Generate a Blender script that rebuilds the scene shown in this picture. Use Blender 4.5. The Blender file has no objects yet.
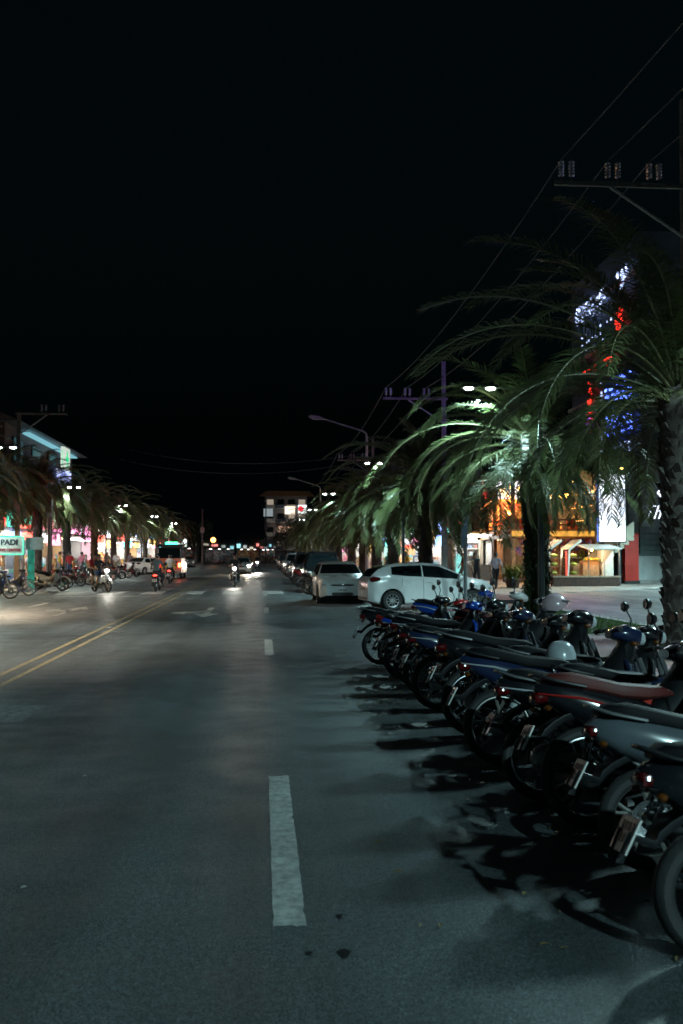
import bpy, bmesh, math, random
from mathutils import Vector, Matrix, Euler
R = math.radians
rnd = random.Random(7)
scene = bpy.context.scene
COL = scene.collection

# ---------------------------------------------------------------- materials
MATS = {}
def mat(name, col, rough=.6, metal=0., vary=.25, scale=6., bump=0., spec=.5, coat=0., trans=0.):
    if name in MATS: return MATS[name]
    m = bpy.data.materials.new(name); m.use_nodes = True
    nt = m.node_tree; b = nt.nodes['Principled BSDF']
    b.inputs['Roughness'].default_value = rough
    b.inputs['Metallic'].default_value = metal
    b.inputs['Specular IOR Level'].default_value = spec
    b.inputs['Coat Weight'].default_value = coat
    b.inputs['Coat Roughness'].default_value = .12
    tc = nt.nodes.new('ShaderNodeTexCoord')
    nz = nt.nodes.new('ShaderNodeTexNoise'); nz.inputs['Scale'].default_value = scale; nz.inputs['Detail'].default_value = 5
    nt.links.new(tc.outputs['Object'], nz.inputs['Vector'])
    rp = nt.nodes.new('ShaderNodeValToRGB')
    rp.color_ramp.elements[0].position = .3; rp.color_ramp.elements[1].position = .7
    rp.color_ramp.elements[0].color = [c*(1-vary) for c in col]+[1]
    rp.color_ramp.elements[1].color = [min(1, c*(1+vary)) for c in col]+[1]
    nt.links.new(nz.outputs['Fac'], rp.inputs['Fac'])
    nt.links.new(rp.outputs['Color'], b.inputs['Base Color'])
    mr = nt.nodes.new('ShaderNodeMapRange'); mr.inputs['To Min'].default_value = max(.03, rough-.1); mr.inputs['To Max'].default_value = min(1, rough+.1)
    nt.links.new(nz.outputs['Fac'], mr.inputs['Value']); nt.links.new(mr.outputs['Result'], b.inputs['Roughness'])
    if bump:
        n2 = nt.nodes.new('ShaderNodeTexNoise'); n2.inputs['Scale'].default_value = scale*8; n2.inputs['Detail'].default_value = 3
        nt.links.new(tc.outputs['Object'], n2.inputs['Vector'])
        bp = nt.nodes.new('ShaderNodeBump'); bp.inputs['Strength'].default_value = bump; bp.inputs['Distance'].default_value = .02
        nt.links.new(n2.outputs['Fac'], bp.inputs['Height']); nt.links.new(bp.outputs['Normal'], b.inputs['Normal'])
    if trans:
        tr = nt.nodes.new('ShaderNodeBsdfTranslucent'); mx = nt.nodes.new('ShaderNodeMixShader')
        mx.inputs['Fac'].default_value = trans
        nt.links.new(rp.outputs['Color'], tr.inputs['Color'])
        nt.links.new(b.outputs[0], mx.inputs[1]); nt.links.new(tr.outputs[0], mx.inputs[2])
        nt.links.new(mx.outputs[0], nt.nodes['Material Output'].inputs['Surface'])
    MATS[name] = m
    return m

def glow(name, col, strength, vary=0., scale=3., col2=None, voronoi=False):
    if name in MATS: return MATS[name]
    m = bpy.data.materials.new(name); m.use_nodes = True
    nt = m.node_tree; b = nt.nodes['Principled BSDF']
    b.inputs['Base Color'].default_value = [c*.3 for c in col]+[1]
    b.inputs['Emission Color'].default_value = list(col)+[1]
    b.inputs['Emission Strength'].default_value = strength
    if vary:
        tc = nt.nodes.new('ShaderNodeTexCoord')
        if voronoi:
            nz = nt.nodes.new('ShaderNodeTexVoronoi'); nz.inputs['Scale'].default_value = scale
            src = nz.outputs['Color']; sp = nt.nodes.new('ShaderNodeSeparateColor'); nt.links.new(src, sp.inputs[0]); fac = sp.outputs[0]
        else:
            nz = nt.nodes.new('ShaderNodeTexNoise'); nz.inputs['Scale'].default_value = scale; fac = nz.outputs['Fac']
        nt.links.new(tc.outputs['Object'], nz.inputs['Vector'])
        rp = nt.nodes.new('ShaderNodeValToRGB'); rp.color_ramp.elements[0].position = .3; rp.color_ramp.elements[1].position = .7
        c2 = col2 or [c*(1-vary) for c in col]
        rp.color_ramp.elements[0].color = list(c2)+[1]; rp.color_ramp.elements[1].color = list(col)+[1]
        nt.links.new(fac, rp.inputs['Fac']); nt.links.new(rp.outputs['Color'], b.inputs['Emission Color'])
    MATS[name] = m
    return m

# ---------------------------------------------------------------- mesh builder
class MB:
    def __init__(s): s.v = []; s.f = []; s.m = []; s.mats = []
    def mi(s, m):
        if m not in s.mats: s.mats.append(m)
        return s.mats.index(m)
    def add(s, vs, fs, m):
        o = len(s.v); k = s.mi(m)
        s.v += [tuple(p) for p in vs]
        for f in fs: s.f.append(tuple(i+o for i in f)); s.m.append(k)
    def box(s, c, d, m, rot=None, taper=1.):
        hx, hy, hz = d[0]/2, d[1]/2, d[2]/2
        vs = [Vector((sx*hx*(taper if sz > 0 else 1), sy*hy*(taper if sz > 0 else 1), sz*hz)) for sz in (-1, 1) for sy in (-1, 1) for sx in (-1, 1)]
        if rot: M = Euler(rot).to_matrix(); vs = [M @ v for v in vs]
        c = Vector(c)
        s.add([v+c for v in vs], [(0, 2, 3, 1), (4, 5, 7, 6), (0, 1, 5, 4), (2, 6, 7, 3), (0, 4, 6, 2), (1, 3, 7, 5)], m)
    def tube(s, pts, r, m, n=8, cap=True):
        pts = [Vector(p) for p in pts]
        rs = r if isinstance(r, (list, tuple)) else [r]*len(pts)
        prev = None; vs = []
        for i, p in enumerate(pts):
            t = (pts[min(i+1, len(pts)-1)]-pts[max(i-1, 0)])
            if t.length < 1e-9: t = Vector((0, 0, 1))
            t.normalize()
            if prev is None:
                a = Vector((0, 0, 1)) if abs(t.z) < .9 else Vector((1, 0, 0))
                u = t.cross(a).normalized()
            else:
                u = prev - t*prev.dot(t)
                u = u.normalized() if u.length > 1e-6 else t.orthogonal().normalized()
            prev = u; w = t.cross(u)
            for k in range(n):
                a = 2*math.pi*k/n
                vs.append(p+(u*math.cos(a)+w*math.sin(a))*rs[i])
        fs = []
        for i in range(len(pts)-1):
            for k in range(n):
                k2 = (k+1) % n
                fs.append((i*n+k, i*n+k2, (i+1)*n+k2, (i+1)*n+k))
        if cap:
            fs.append(tuple(range(n-1, -1, -1))); q = (len(pts)-1)*n; fs.append(tuple(q+k for k in range(n)))
        s.add(vs, fs, m)
    def lathe(s, prof, m, n=24, axis='z', c=(0, 0, 0), closed=False):
        # prof: list of (radius, height) about an axis
        vs = []; c = Vector(c)
        for r_, h in prof:
            for k in range(n):
                a = 2*math.pi*k/n; x, y = r_*math.cos(a), r_*math.sin(a)
                p = {'z': (x, y, h), 'y': (x, h, y), 'x': (h, x, y)}[axis]
                vs.append(c+Vector(p))
        fs = []; L = len(prof)
        for i in range(L if closed else L-1):
            j = (i+1) % L
            for k in range(n):
                k2 = (k+1) % n; fs.append((i*n+k, i*n+k2, j*n+k2, j*n+k))
        s.add(vs, fs, m)
    def loft(s, secs, m, n=14, e=2.6):
        # secs: (x, zc, half height, half width[, yc]) superellipse sections along x
        vs = []
        for q in secs:
            x, zc, hh, hw = q[:4]; yc = q[4] if len(q) > 4 else 0
            for k in range(n):
                a = 2*math.pi*k/n; ca, sa = math.cos(a), math.sin(a)
                vs.append((x, yc+hw*math.copysign(abs(ca)**(2/e), ca), zc+hh*math.copysign(abs(sa)**(2/e), sa)))
        fs = []
        for i in range(len(secs)-1):
            for k in range(n):
                k2 = (k+1) % n; fs.append((i*n+k, (i+1)*n+k, (i+1)*n+k2, i*n+k2))
        fs.append(tuple(range(n))); q = (len(secs)-1)*n; fs.append(tuple(q+k for k in range(n-1, -1, -1)))
        s.add(vs, fs, m)
    def ball(s, c, r, m, nu=14, nv=9):
        r = r if isinstance(r, (list, tuple)) else (r, r, r); vs = []
        for i in range(nv+1):
            th = math.pi*i/nv
            for k in range(nu):
                a = 2*math.pi*k/nu
                vs.append((c[0]+r[0]*math.sin(th)*math.cos(a), c[1]+r[1]*math.sin(th)*math.sin(a), c[2]+r[2]*math.cos(th)))
        fs = [(i*nu+k, (i+1)*nu+k, (i+1)*nu+(k+1) % nu, i*nu+(k+1) % nu) for i in range(nv) for k in range(nu)]
        s.add(vs, fs, m)
    def prism(s, poly, y0, y1, m, plane='xz'):
        # closed polygon extruded along the third axis
        def P(a, b, d): return {'xz': (a, d, b), 'yz': (d, a, b), 'xy': (a, b, d)}[plane]
        n = len(poly); vs = [P(a, b, y0) for a, b in poly]+[P(a, b, y1) for a, b in poly]
        fs = [tuple(range(n-1, -1, -1)), tuple(range(n, 2*n))]+[(i, (i+1) % n, n+(i+1) % n, n+i) for i in range(n)]
        s.add(vs, fs, m)
    def strip(s, arc, width, thick, m):
        # curved band along an xz polyline: fenders
        n = len(arc); vs = []
        for i, (x, z) in enumerate(arc):
            a, b = arc[max(i-1, 0)], arc[min(i+1, n-1)]
            t = Vector((b[0]-a[0], b[1]-a[1])).normalized(); nx, nz = -t.y, t.x
            w = width*(.75+.25*math.sin(math.pi*i/(n-1)))/2
            for yy, dn in ((-w, -.03), (-w*.75, 0), (w*.75, 0), (w, -.03), (w, -.03-thick), (0, -thick), (-w, -.03-thick)):
                vs.append((x-nx*dn*-1 if False else x+nx*dn, yy, z+nz*dn))
        k = 7; fs = []
        for i in range(n-1):
            for j in range(k): fs.append((i*k+j, i*k+(j+1) % k, (i+1)*k+(j+1) % k, (i+1)*k+j))
        fs.append(tuple(range(k))); fs.append(tuple((n-1)*k+j for j in range(k-1, -1, -1)))
        s.add(vs, fs, m)
    def mesh(s, name, smooth=True):
        me = bpy.data.meshes.new(name); me.from_pydata(s.v, [], s.f); me.update()
        for m in s.mats: me.materials.append(m)
        me.polygons.foreach_set('material_index', s.m)
        bm = bmesh.new(); bm.from_mesh(me); bmesh.ops.recalc_face_normals(bm, faces=bm.faces); bm.to_mesh(me); bm.free()
        if smooth:
            me.polygons.foreach_set('use_smooth', [True]*len(me.polygons))
            me.set_sharp_from_angle(angle=R(38))
        return me
    def build(s, name, parent=None, smooth=True, loc=(0, 0, 0), rot=(0, 0, 0)):
        o = bpy.data.objects.new(name, s.mesh(name, smooth)); COL.objects.link(o)
        o.location = loc; o.rotation_euler = rot
        if parent: o.parent = parent
        return o

def tag(o, label=None, cat=None, group=None, kind=None):
    for k, v in (('label', label), ('category', cat), ('group', group), ('kind', kind)):
        if v: o[k] = v
    return o
def thing(name, label, cat, loc=(0, 0, 0), rz=0, group=None, rot=None):
    o = bpy.data.objects.new(name, None); COL.objects.link(o); o.empty_display_size = .2
    o.location = loc; o.rotation_euler = rot or (0, 0, rz)
    return tag(o, label, cat, group)
def copy_tree(o, parent=None, skip=()):
    c = o.copy(); COL.objects.link(c)
    if parent: c.parent = parent
    for ch in list(o.children):
        if ch.name.split('.')[0] not in skip: copy_tree(ch, c, skip)
    return c
def quad(m, pts):
    b = MB(); b.add(pts, [tuple(range(len(pts)))], m); return b
def text_mesh(txt, size, m, name, parent=None, depth=.02, shear=0., loc=(0, 0, 0), rot=(0, 0, 0), align='CENTER', bold=0.):
    cu = bpy.data.curves.new(name, 'FONT'); cu.body = txt; cu.size = size; cu.extrude = depth; cu.shear = shear
    cu.align_x = align; cu.align_y = 'CENTER'; cu.resolution_u = 3; cu.offset = bold
    t = bpy.data.objects.new(name, cu); COL.objects.link(t)
    dg = bpy.context.evaluated_depsgraph_get(); me = bpy.data.meshes.new_from_object(t.evaluated_get(dg))
    bpy.data.objects.remove(t); me.materials.clear(); me.materials.append(m)
    o = bpy.data.objects.new(name, me); COL.objects.link(o); o.location = loc; o.rotation_euler = rot
    if parent: o.parent = parent
    return o
def lamp(name, kind, loc, energy, col, parent=None, aim=None, size=.1, spot=150, blend=.4):
    l = bpy.data.lights.new(name, kind); l.energy = energy; l.color = col
    if kind == 'SPOT': l.spot_size = R(spot); l.spot_blend = blend; l.shadow_soft_size = size
    elif kind == 'POINT': l.shadow_soft_size = size
    o = bpy.data.objects.new(name, l); COL.objects.link(o); o.location = loc
    if parent: o.parent = parent
    if aim: o.rotation_euler = Vector(aim).to_track_quat('-Z', 'Y').to_euler()
    return o
# ---------------------------------------------------------------- camera, world
cam = bpy.data.cameras.new('camera'); co = bpy.data.objects.new('camera', cam); COL.objects.link(co)
scene.camera = co
co.location = (0, 0, 1.65); co.rotation_euler = (R(92.47), 0, R(-4.57))
cam.sensor_fit = 'VERTICAL'; cam.sensor_height = 36; cam.sensor_width = 24; cam.lens = 34.98
cam.clip_end = 2000; cam.clip_start = .05
cam.dof.use_dof = True; cam.dof.focus_distance = 12; cam.dof.aperture_fstop = 2.8
w = bpy.data.worlds.new('World'); scene.world = w; w.use_nodes = True
nt = w.node_tree; bg = nt.nodes['Background']; sky = nt.nodes.new('ShaderNodeTexSky')
sky.sky_type = 'NISHITA'; sky.sun_disc = False; sky.sun_elevation = R(-3); sky.sun_rotation = R(200)
tn = nt.nodes.new('ShaderNodeMix'); tn.data_type = 'RGBA'; tn.blend_type = 'MULTIPLY'; tn.inputs[0].default_value = 1; tn.inputs[7].default_value = (.3, .9, 1.1, 1); nt.links.new(sky.outputs[0], tn.inputs[6])
ag = nt.nodes.new('ShaderNodeMix'); ag.data_type = 'RGBA'; ag.blend_type = 'ADD'; ag.inputs[0].default_value = 1; ag.inputs[7].default_value = (.005, .030, .038, 1); nt.links.new(tn.outputs[2], ag.inputs[6])   # town glow on top of the night sky
nt.links.new(ag.outputs[2], bg.inputs[0]); bg.inputs[1].default_value = .02
moon = bpy.data.lights.new('moon', 'SUN'); moon.energy = .004; moon.angle = R(.5); moon.color = (.8, .9, 1)
mo = bpy.data.objects.new('moon', moon); COL.objects.link(mo); mo.rotation_euler = (R(40), 0, R(200))
vs_ = scene.view_settings; vs_.view_transform = 'Standard'; vs_.look = 'None'; vs_.exposure = .3; vs_.gamma = 1; vs_.use_curve_mapping = False
scene.cycles.use_denoising = True; scene.cycles.denoising_prefilter = 'FAST'; scene.cycles.adaptive_threshold = .003; scene.cycles.max_bounces = 6; scene.cycles.diffuse_bounces = 3; scene.cycles.glossy_bounces = 3
scene.cycles.sample_clamp_indirect = 3; scene.cycles.caustics_reflective = False; scene.cycles.caustics_refractive = False
scene.cycles.use_light_tree = True

# ---------------------------------------------------------------- ground and road materials
def asphalt_mat(name, base, rough=.5, tint=(1, 1, 1), patch=.35):
    m = bpy.data.materials.new(name); m.use_nodes = True; nt = m.node_tree; b = nt.nodes['Principled BSDF']
    N = nt.nodes.new; L = nt.links.new
    tc = N('ShaderNodeTexCoord')
    def noise(sc, det=4, vec=None, rg=.5):
        n = N('ShaderNodeTexNoise'); n.inputs['Scale'].default_value = sc; n.inputs['Detail'].default_value = det; n.inputs['Roughness'].default_value = rg
        L(vec or tc.outputs['Object'], n.inputs['Vector']); return n.outputs['Fac']
    def mul(a, b_, op='MULTIPLY'):
        x = N('ShaderNodeMath'); x.operation = op; L(a, x.inputs[0])
        if isinstance(b_, (int, float)): x.inputs[1].default_value = b_
        else: L(b_, x.inputs[1])
        return x.outputs[0]
    def rng(a, lo, hi, f0=.3, f1=.7):
        x = N('ShaderNodeMapRange'); L(a, x.inputs['Value']); x.inputs['From Min'].default_value = f0; x.inputs['From Max'].default_value = f1
        x.inputs['To Min'].default_value = lo; x.inputs['To Max'].default_value = hi; return x.outputs['Result']
    grain = rng(noise(95, 2), .25, 2.0, .36, .66)
    grit = rng(noise(30, 5, rg=.75), .55, 1.55, .36, .64)
    big = rng(noise(.35, 5), 1-patch, 1+patch)
    mp = N('ShaderNodeMapping'); mp.inputs['Scale'].default_value = (1.6, .05, 1); L(tc.outputs['Object'], mp.inputs['Vector'])
    wear = rng(noise(1., 4, mp.outputs[0]), .64, 1.36)          # wheel tracks along the road
    spots = rng(noise(1.3, 6, rg=.65), 1., .55, .62, .72)       # oil and tar patches
    val = mul(mul(mul(mul(mul(grain, grit), big), wear), spots), base)
    cb = N('ShaderNodeCombineColor')
    for i in range(3): L(mul(val, tint[i]), cb.inputs[i])
    L(cb.outputs[0], b.inputs['Base Color'])
    L(rng(noise(2.2, 5), rough-.1, rough+.12), b.inputs['Roughness'])
    b.inputs['Specular IOR Level'].default_value = .45
    bp = N('ShaderNodeBump'); bp.inputs['Strength'].default_value = .35; bp.inputs['Distance'].default_value = .006
    L(noise(120, 3), bp.inputs['Height']); L(bp.outputs[0], b.inputs['Normal'])
    return m
M_ROAD = asphalt_mat('asphalt', .078, .45, (.84, 1.02, 1.10))
M_SIDE = asphalt_mat('side_asphalt', .12, .6, (1.05, 1.0, .95))
M_CONC = asphalt_mat('concrete_paving', .30, .75, (1.05, 1., .93), .2)
M_KERB = mat('kerb_concrete', (.32, .31, .29), .8, vary=.3, scale=3, bump=.2)
M_DIRT = mat('dirt', (.05, .045, .035), .95, vary=.4, scale=2, bump=.3)
def paint_mat(name, col):
    m = mat(name, col, .55, vary=.2, scale=2)
    nt = m.node_tree; b = nt.nodes['Principled BSDF']; N = nt.nodes.new; L = nt.links.new
    tr = N('ShaderNodeBsdfTransparent'); mx = N('ShaderNodeMixShader'); n = N('ShaderNodeTexNoise'); n.inputs['Scale'].default_value = 14; n.inputs['Detail'].default_value = 8; n.inputs['Roughness'].default_value = .75
    tc = N('ShaderNodeTexCoord'); L(tc.outputs['Object'], n.inputs['Vector'])
    rp = N('ShaderNodeMapRange'); rp.inputs['From Min'].default_value = .36; rp.inputs['From Max'].default_value = .6; rp.inputs['To Min'].default_value = .5; rp.inputs['To Max'].default_value = 1; L(n.outputs['Fac'], rp.inputs['Value'])
    L(rp.outputs[0], mx.inputs['Fac']); L(tr.outputs[0], mx.inputs[1]); L(b.outputs[0], mx.inputs[2]); L(mx.outputs[0], nt.nodes['Material Output'].inputs['Surface'])
    return m
M_WHITEP = paint_mat('road_paint_white', (.43, .45, .44)); M_YELP = paint_mat('road_paint_yellow', (.34, .28, .165))
M_WORNP = paint_mat('road_paint_worn', (.22, .23, .23))

g = MB(); g.add([(-900, -300, -.08), (900, -300, -.08), (900, 1500, -.08), (-900, 1500, -.08)], [(0, 1, 2, 3)], M_DIRT)
tag(g.build('ground', smooth=False), 'dark bare ground beyond the buildings', 'ground', kind='structure')
# road: straight, then bending left at the far end
rd = MB()
def road_c(y):
    return 0 if y < 175 else -((y-175)/9.0)**1.75
ys = [-40, 0, 30, 60, 100, 140, 175]+[175+7*i for i in range(1, 15)]
vs = []
for y in ys: vs += [(-10.9+road_c(y), y, 0), (3.8+road_c(y), y, 0)]
rd.add(vs, [(2*i, 2*i+1, 2*i+3, 2*i+2) for i in range(len(ys)-1)], M_ROAD)
road = tag(rd.build('road', smooth=False), 'grey asphalt main street running into the distance', 'road', kind='structure')
def mark(name, polys, m, label):
    b = MB()
    for p in polys: b.add([(x, y, .004) for x, y in p], [tuple(range(len(p)))], m)
    o = b.build(name, road, smooth=False); o['label'] = label; return o
def rect(x0, y0, x1, y1): return [(x0, y0), (x1, y0), (x1, y1), (x0, y1)]
for i in range(13):
    j = rnd.uniform(-.01, .01)
    y0, y1 = 4.49+12*i, 7.52+12*i; n_ = 46 if i < 2 else 8; e_ = lambda: rnd.uniform(-.0025, .0025)-(rnd.random() < .07)*rnd.uniform(.003, .009)
    lft = [(.058+j-e_(), y0+(y1-y0)*q/n_) for q in range(n_+1)]; rgt = [(.207+j+e_(), y0+(y1-y0)*q/n_) for q in range(n_+1)]
    end0 = [(.058+j+.149*q/7, y0+rnd.uniform(-.012, .02)) for q in range(1, 7)]; end1 = [(.207+j-.149*q/7, y1+rnd.uniform(-.02, .012)) for q in range(1, 7)]
    mark('lane_dash', [end0+rgt+end1+lft[::-1]], M_WHITEP, 'white lane dash on the asphalt')
for i in range(12):
    mark('lane_dash', [rect(-7.4, 8+12*i, -7.25, 11+12*i)], M_WHITEP, 'white dash between the left lanes')
mark('centre_line', [[(-3.57, -30), (-3.48, -30), (-3.70, 175), (-3.79, 175)], [(-3.28, -30), (-3.19, -30), (-3.41, 175), (-3.50, 175)]], M_YELP, 'double yellow centre line')
def arrow(x, y, d, turn):
    s = d; P = lambda a, b: (x+a, y+b*s)
    polys = [[P(-.09, 0), P(.09, 0), P(.09, 3.2), P(-.09, 3.2)], [P(-.38, 3.2), P(.38, 3.2), P(0, 5)],
             [P(.09, 1.6), P(.09, 2.2), P(turn*.6, 3.0), P(turn*.6, 2.5)], [P(turn*.6, 2.1), P(turn*1.1, 2.9), P(turn*.6, 3.6)]]
    return polys
mark('arrow_marking', arrow(-1.55, 31.5, -1, -1), M_WHITEP, 'white arrow pointing towards the viewer')
mark('arrow_marking', arrow(-5.6, 27.5, 1, -.8), M_WHITEP, 'white arrow in the left lane')
mark('crosswalk', [rect(-10.3+1.72*i, 42.2, -9.4+1.72*i, 46) for i in range(8)], M_WHITEP, 'zebra crossing bars')
mark('stop_line', [rect(-10.4, 40.2, -3.9, 40.6)], M_WHITEP, 'white stop line before the crossing')
mark('worn_marking', [rect(-2.95, 10.1, -2.35, 11.2)], M_WORNP, 'worn pale patch of old paint')
mark('crosswalk', [rect(-10.3+1.72*i, 122, -9.4+1.72*i, 125) for i in range(8)], M_WHITEP, 'far zebra crossing bars')
mark('bay_line', [rect(1.75, 19.2, 3.7, 19.32), rect(1.75, 27.9, 3.7, 28.0)], M_WORNP, 'faint parking bay line')
M_OIL = mat('oil_stain', (.008, .009, .010), .35, vary=.3)
def blob(x, y, rx, ry, n=18):
    return [(x+rx*(1+.25*math.sin(3*a+x)+rnd.uniform(-.12, .12))*math.cos(a), y+ry*(1+rnd.uniform(-.15, .15))*math.sin(a)) for a in [2*math.pi*k/n for k in range(n)]]
mark('oil_stain', [blob(.345, 4.18, .026, .045), blob(.2, 4.19, .013, .022), blob(.36, 4.6, .012, .03)], M_OIL, 'small black oil spots')
M_LITTER = mat('litter_white', (.6, .6, .55), .8)
for (x, y) in ((-1.32, 7.6), (-1.18, 5.1)):
    b = MB(); b.add([(x+dx, y+dy, .006+dz) for dx, dy, dz in ((0, 0, 0), (.022, .006, .004), (.026, .02, 0), (.012, .026, .006), (-.004, .014, .002))], [(0, 1, 2, 3, 4)], M_LITTER)
    tag(b.build('leaf_litter', smooth=False), 'tiny pale scrap of litter lying on the asphalt', 'litter', 'pale scraps on the road')
# fallen leaves / dry soil by the row
lf = MB(); M_LEAF = mat('dry_leaf', (.16, .12, .05), .9, vary=.5)
for i in range(420):
    x = rnd.gauss(1.75, .45); y = rnd.uniform(4, 17); a = rnd.uniform(0, 6.3); l = rnd.uniform(.01, .035)
    if rnd.random() < .3: x, y = rnd.gauss(1.45, .25), rnd.gauss(11.3, .5)
    c, s_ = math.cos(a)*l, math.sin(a)*l
    lf.add([(x-c, y-s_, .008), (x+s_*.4, y-c*.4, .016), (x+c, y+s_, .008), (x-s_*.4, y+c*.4, .012)], [(0, 1, 2, 3)], M_LEAF)
tag(lf.build('fallen_leaves', smooth=False), 'dry leaf bits scattered along the parked motorbikes', 'leaves', kind='stuff')
# pavements
def slab(name, x0, y0, x1, y1, z0, z1, m, label, cat='pavement'):
    b = MB(); b.box(((x0+x1)/2, (y0+y1)/2, (z0+z1)/2), (x1-x0, y1-y0, z1-z0), m); return tag(b.build(name, smooth=False), label, cat, kind='structure')
def paver_mat(name, c1, c2, mortar, scale):
    m = bpy.data.materials.new(name); m.use_nodes = True; nt = m.node_tree; b = nt.nodes['Principled BSDF']; N = nt.nodes.new; L = nt.links.new
    tc = N('ShaderNodeTexCoord'); br = N('ShaderNodeTexBrick'); L(tc.outputs['Object'], br.inputs['Vector'])
    br.inputs['Color1'].default_value = list(c1)+[1]; br.inputs['Color2'].default_value = list(c2)+[1]; br.inputs['Mortar'].default_value = list(mortar)+[1]
    br.inputs['Scale'].default_value = scale; br.inputs['Mortar Size'].default_value = .02
    n = N('ShaderNodeTexNoise'); n.inputs['Scale'].default_value = 1.2; n.inputs['Detail'].default_value = 6; L(tc.outputs['Object'], n.inputs['Vector'])
    mx = N('ShaderNodeMix'); mx.data_type = 'RGBA'; mx.blend_type = 'MULTIPLY'; mx.inputs[0].default_value = .7
    L(br.outputs['Color'], mx.inputs[6]); L(n.outputs['Color'], mx.inputs[7]); L(mx.outputs[2], b.inputs['Base Color']); b.inputs['Roughness'].default_value = .75
    return m
M_PAVE = paver_mat('red_pavers', (.42, .26, .24), (.36, .22, .21), (.2, .17, .16), 2.5)
M_PAVE2 = paver_mat('grey_pavers', (.5, .45, .4), (.44, .40, .36), (.25, .22, .2), 1.5)
slab('pavement_right', 4.0, -40, 9.2, 18.6, -.02, .12, M_PAVE, 'red paved kerbside pavement along the parked motorbikes')
slab('kerb', 3.8, -40, 4.0, 18.6, -.02, .13, M_KERB, 'grey concrete kerb beside the motorbike row', 'kerb')
slab('planting_strip', 4.2, 18.7, 8.2, 27.2, -.02, .11, M_DIRT, 'soil bed under the ivy covered palm', 'bed')
b = MB()
for x0, y0, x1, y1 in ((4.0, 18.6, 8.4, 18.7), (4.0, 27.2, 8.4, 27.3), (4.0, 18.7, 4.2, 27.2), (8.2, 18.7, 8.4, 27.2)): b.box(((x0+x1)/2, (y0+y1)/2, .06), (x1-x0, y1-y0, .15), M_KERB)
tag(b.build('kerb', smooth=False), 'concrete edging round the grass bed', 'kerb', kind='structure')
slab('pavement_right', 4.0, 33.5, 9.2, 250, -.02, .12, M_PAVE, 'paved kerbside pavement beyond the driveway')
slab('kerb', 3.8, 33.5, 4.0, 180, -.02, .13, M_KERB, 'far kerb behind the parked cars', 'kerb')
b = MB(); b.prism([(9.2, 39), (23, 50.5), (80, 62), (80, 250), (9.2, 250)], -.03, .03, M_CONC, 'xy')
tag(b.build('forecourt', smooth=False), 'pale concrete forecourt in front of the shops', 'forecourt', kind='structure')
b = MB(); b.add([(3.8, 18.55, .005), (9.2, 18.55, .005), (9.2, -40, .005), (80, -40, .005), (80, 62, .005), (23, 50.5, .005), (9.2, 39, .005), (9.2, 33.5, .005), (3.8, 33.5, .005)], [tuple(range(9))], M_SIDE)
tag(b.build('side_road', smooth=False), 'patched grey side street joining from the right', 'road', kind='structure')
M_TAR = mat('tar_seam', (.02, .02, .02), .4)
b = MB()
pts = [(9.6, 31.0), (11, 30.1), (12.6, 30.6), (13.6, 32.4), (12.9, 34.5), (11.6, 35.2)]
for i in range(len(pts)-1):
    p, q = Vector(pts[i]), Vector(pts[i+1]); nrm = Vector((-(q-p).y, (q-p).x)).normalized()*.07
    b.add([(p.x-nrm.x, p.y-nrm.y, .01), (q.x-nrm.x, q.y-nrm.y, .01), (q.x+nrm.x, q.y+nrm.y, .01), (p.x+nrm.x, p.y+nrm.y, .01)], [(0, 1, 2, 3)], M_TAR)
tag(b.build('tar_seam', smooth=False), 'dark tar repair seam curving across the side street', 'tar seam', kind='structure')
slab('pavement_left', -15.2, -40, -11.1, 250, -.02, .12, M_PAVE2, 'pale paved pavement along the left shops')
slab('kerb', -11.1, -40, -10.9, 185, -.02, .13, M_KERB, 'kerb along the left lane', 'kerb')
# grass in the bed
gr = MB(); M_GRASS = mat('grass', (.06, .12, .025), .7, vary=.4, scale=3, trans=.3)
for i in range(7000):
    x, y = rnd.uniform(4.25, 8.15), rnd.uniform(18.75, 27.15); a = rnd.uniform(0, 6.3); h = rnd.uniform(.06, .17); w_ = .008
    dx, dy = math.cos(a)*w_, math.sin(a)*w_; lx, ly = rnd.uniform(-.05, .05), rnd.uniform(-.05, .05)
    gr.add([(x-dx, y-dy, .1), (x+dx, y+dy, .1), (x+lx, y+ly, .1+h)], [(0, 1, 2)], M_GRASS)
tag(gr.build('grass', smooth=False), 'short green grass in the bed under the ivy palm', 'grass', kind='stuff')
# ---------------------------------------------------------------- motorbikes
M_RUB = mat('tyre_rubber', (.028, .029, .030), .75, vary=.3, scale=10, bump=.15)
M_BLK = mat('black_plastic', (.012, .013, .015), .42, vary=.2)
M_CHR = mat('chrome', (.62, .64, .66), .2, metal=1, vary=.15)
M_ALU = mat('cast_alloy', (.36, .36, .34), .42, metal=.8, vary=.3)
M_BRASS = mat('golden_alloy', (.45, .38, .22), .4, metal=.8, vary=.2)
M_SEAT = mat('vinyl_seat', (.008, .008, .010), .6, vary=.2, bump=.05, spec=.15)
M_REDSEAT = mat('red_seat_vinyl', (.10, .012, .010), .6, vary=.2)
M_TAIL = mat('tail_lens', (.085, .004, .005), .15, vary=.1, coat=.5)
M_AMB = mat('amber_lens', (.11, .035, .006), .2, vary=.1)
M_LENS = mat('clear_lens', (.6, .65, .68), .08, vary=.1, coat=1)
M_PLATE = mat('number_plate', (.62, .62, .60), .45, vary=.08)
M_PLATEINK = mat('plate_ink', (.03, .03, .04), .5)
M_MIRROR = mat('mirror_glass', (.06, .065, .07), .1, metal=1, vary=.05)
M_STEEL = mat('grey_steel', (.20, .21, .22), .45, metal=.7, vary=.2)
def paint(name, col, rough=.22): return mat('paint_'+name, col, rough, vary=.12, coat=.8, scale=3)
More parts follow.
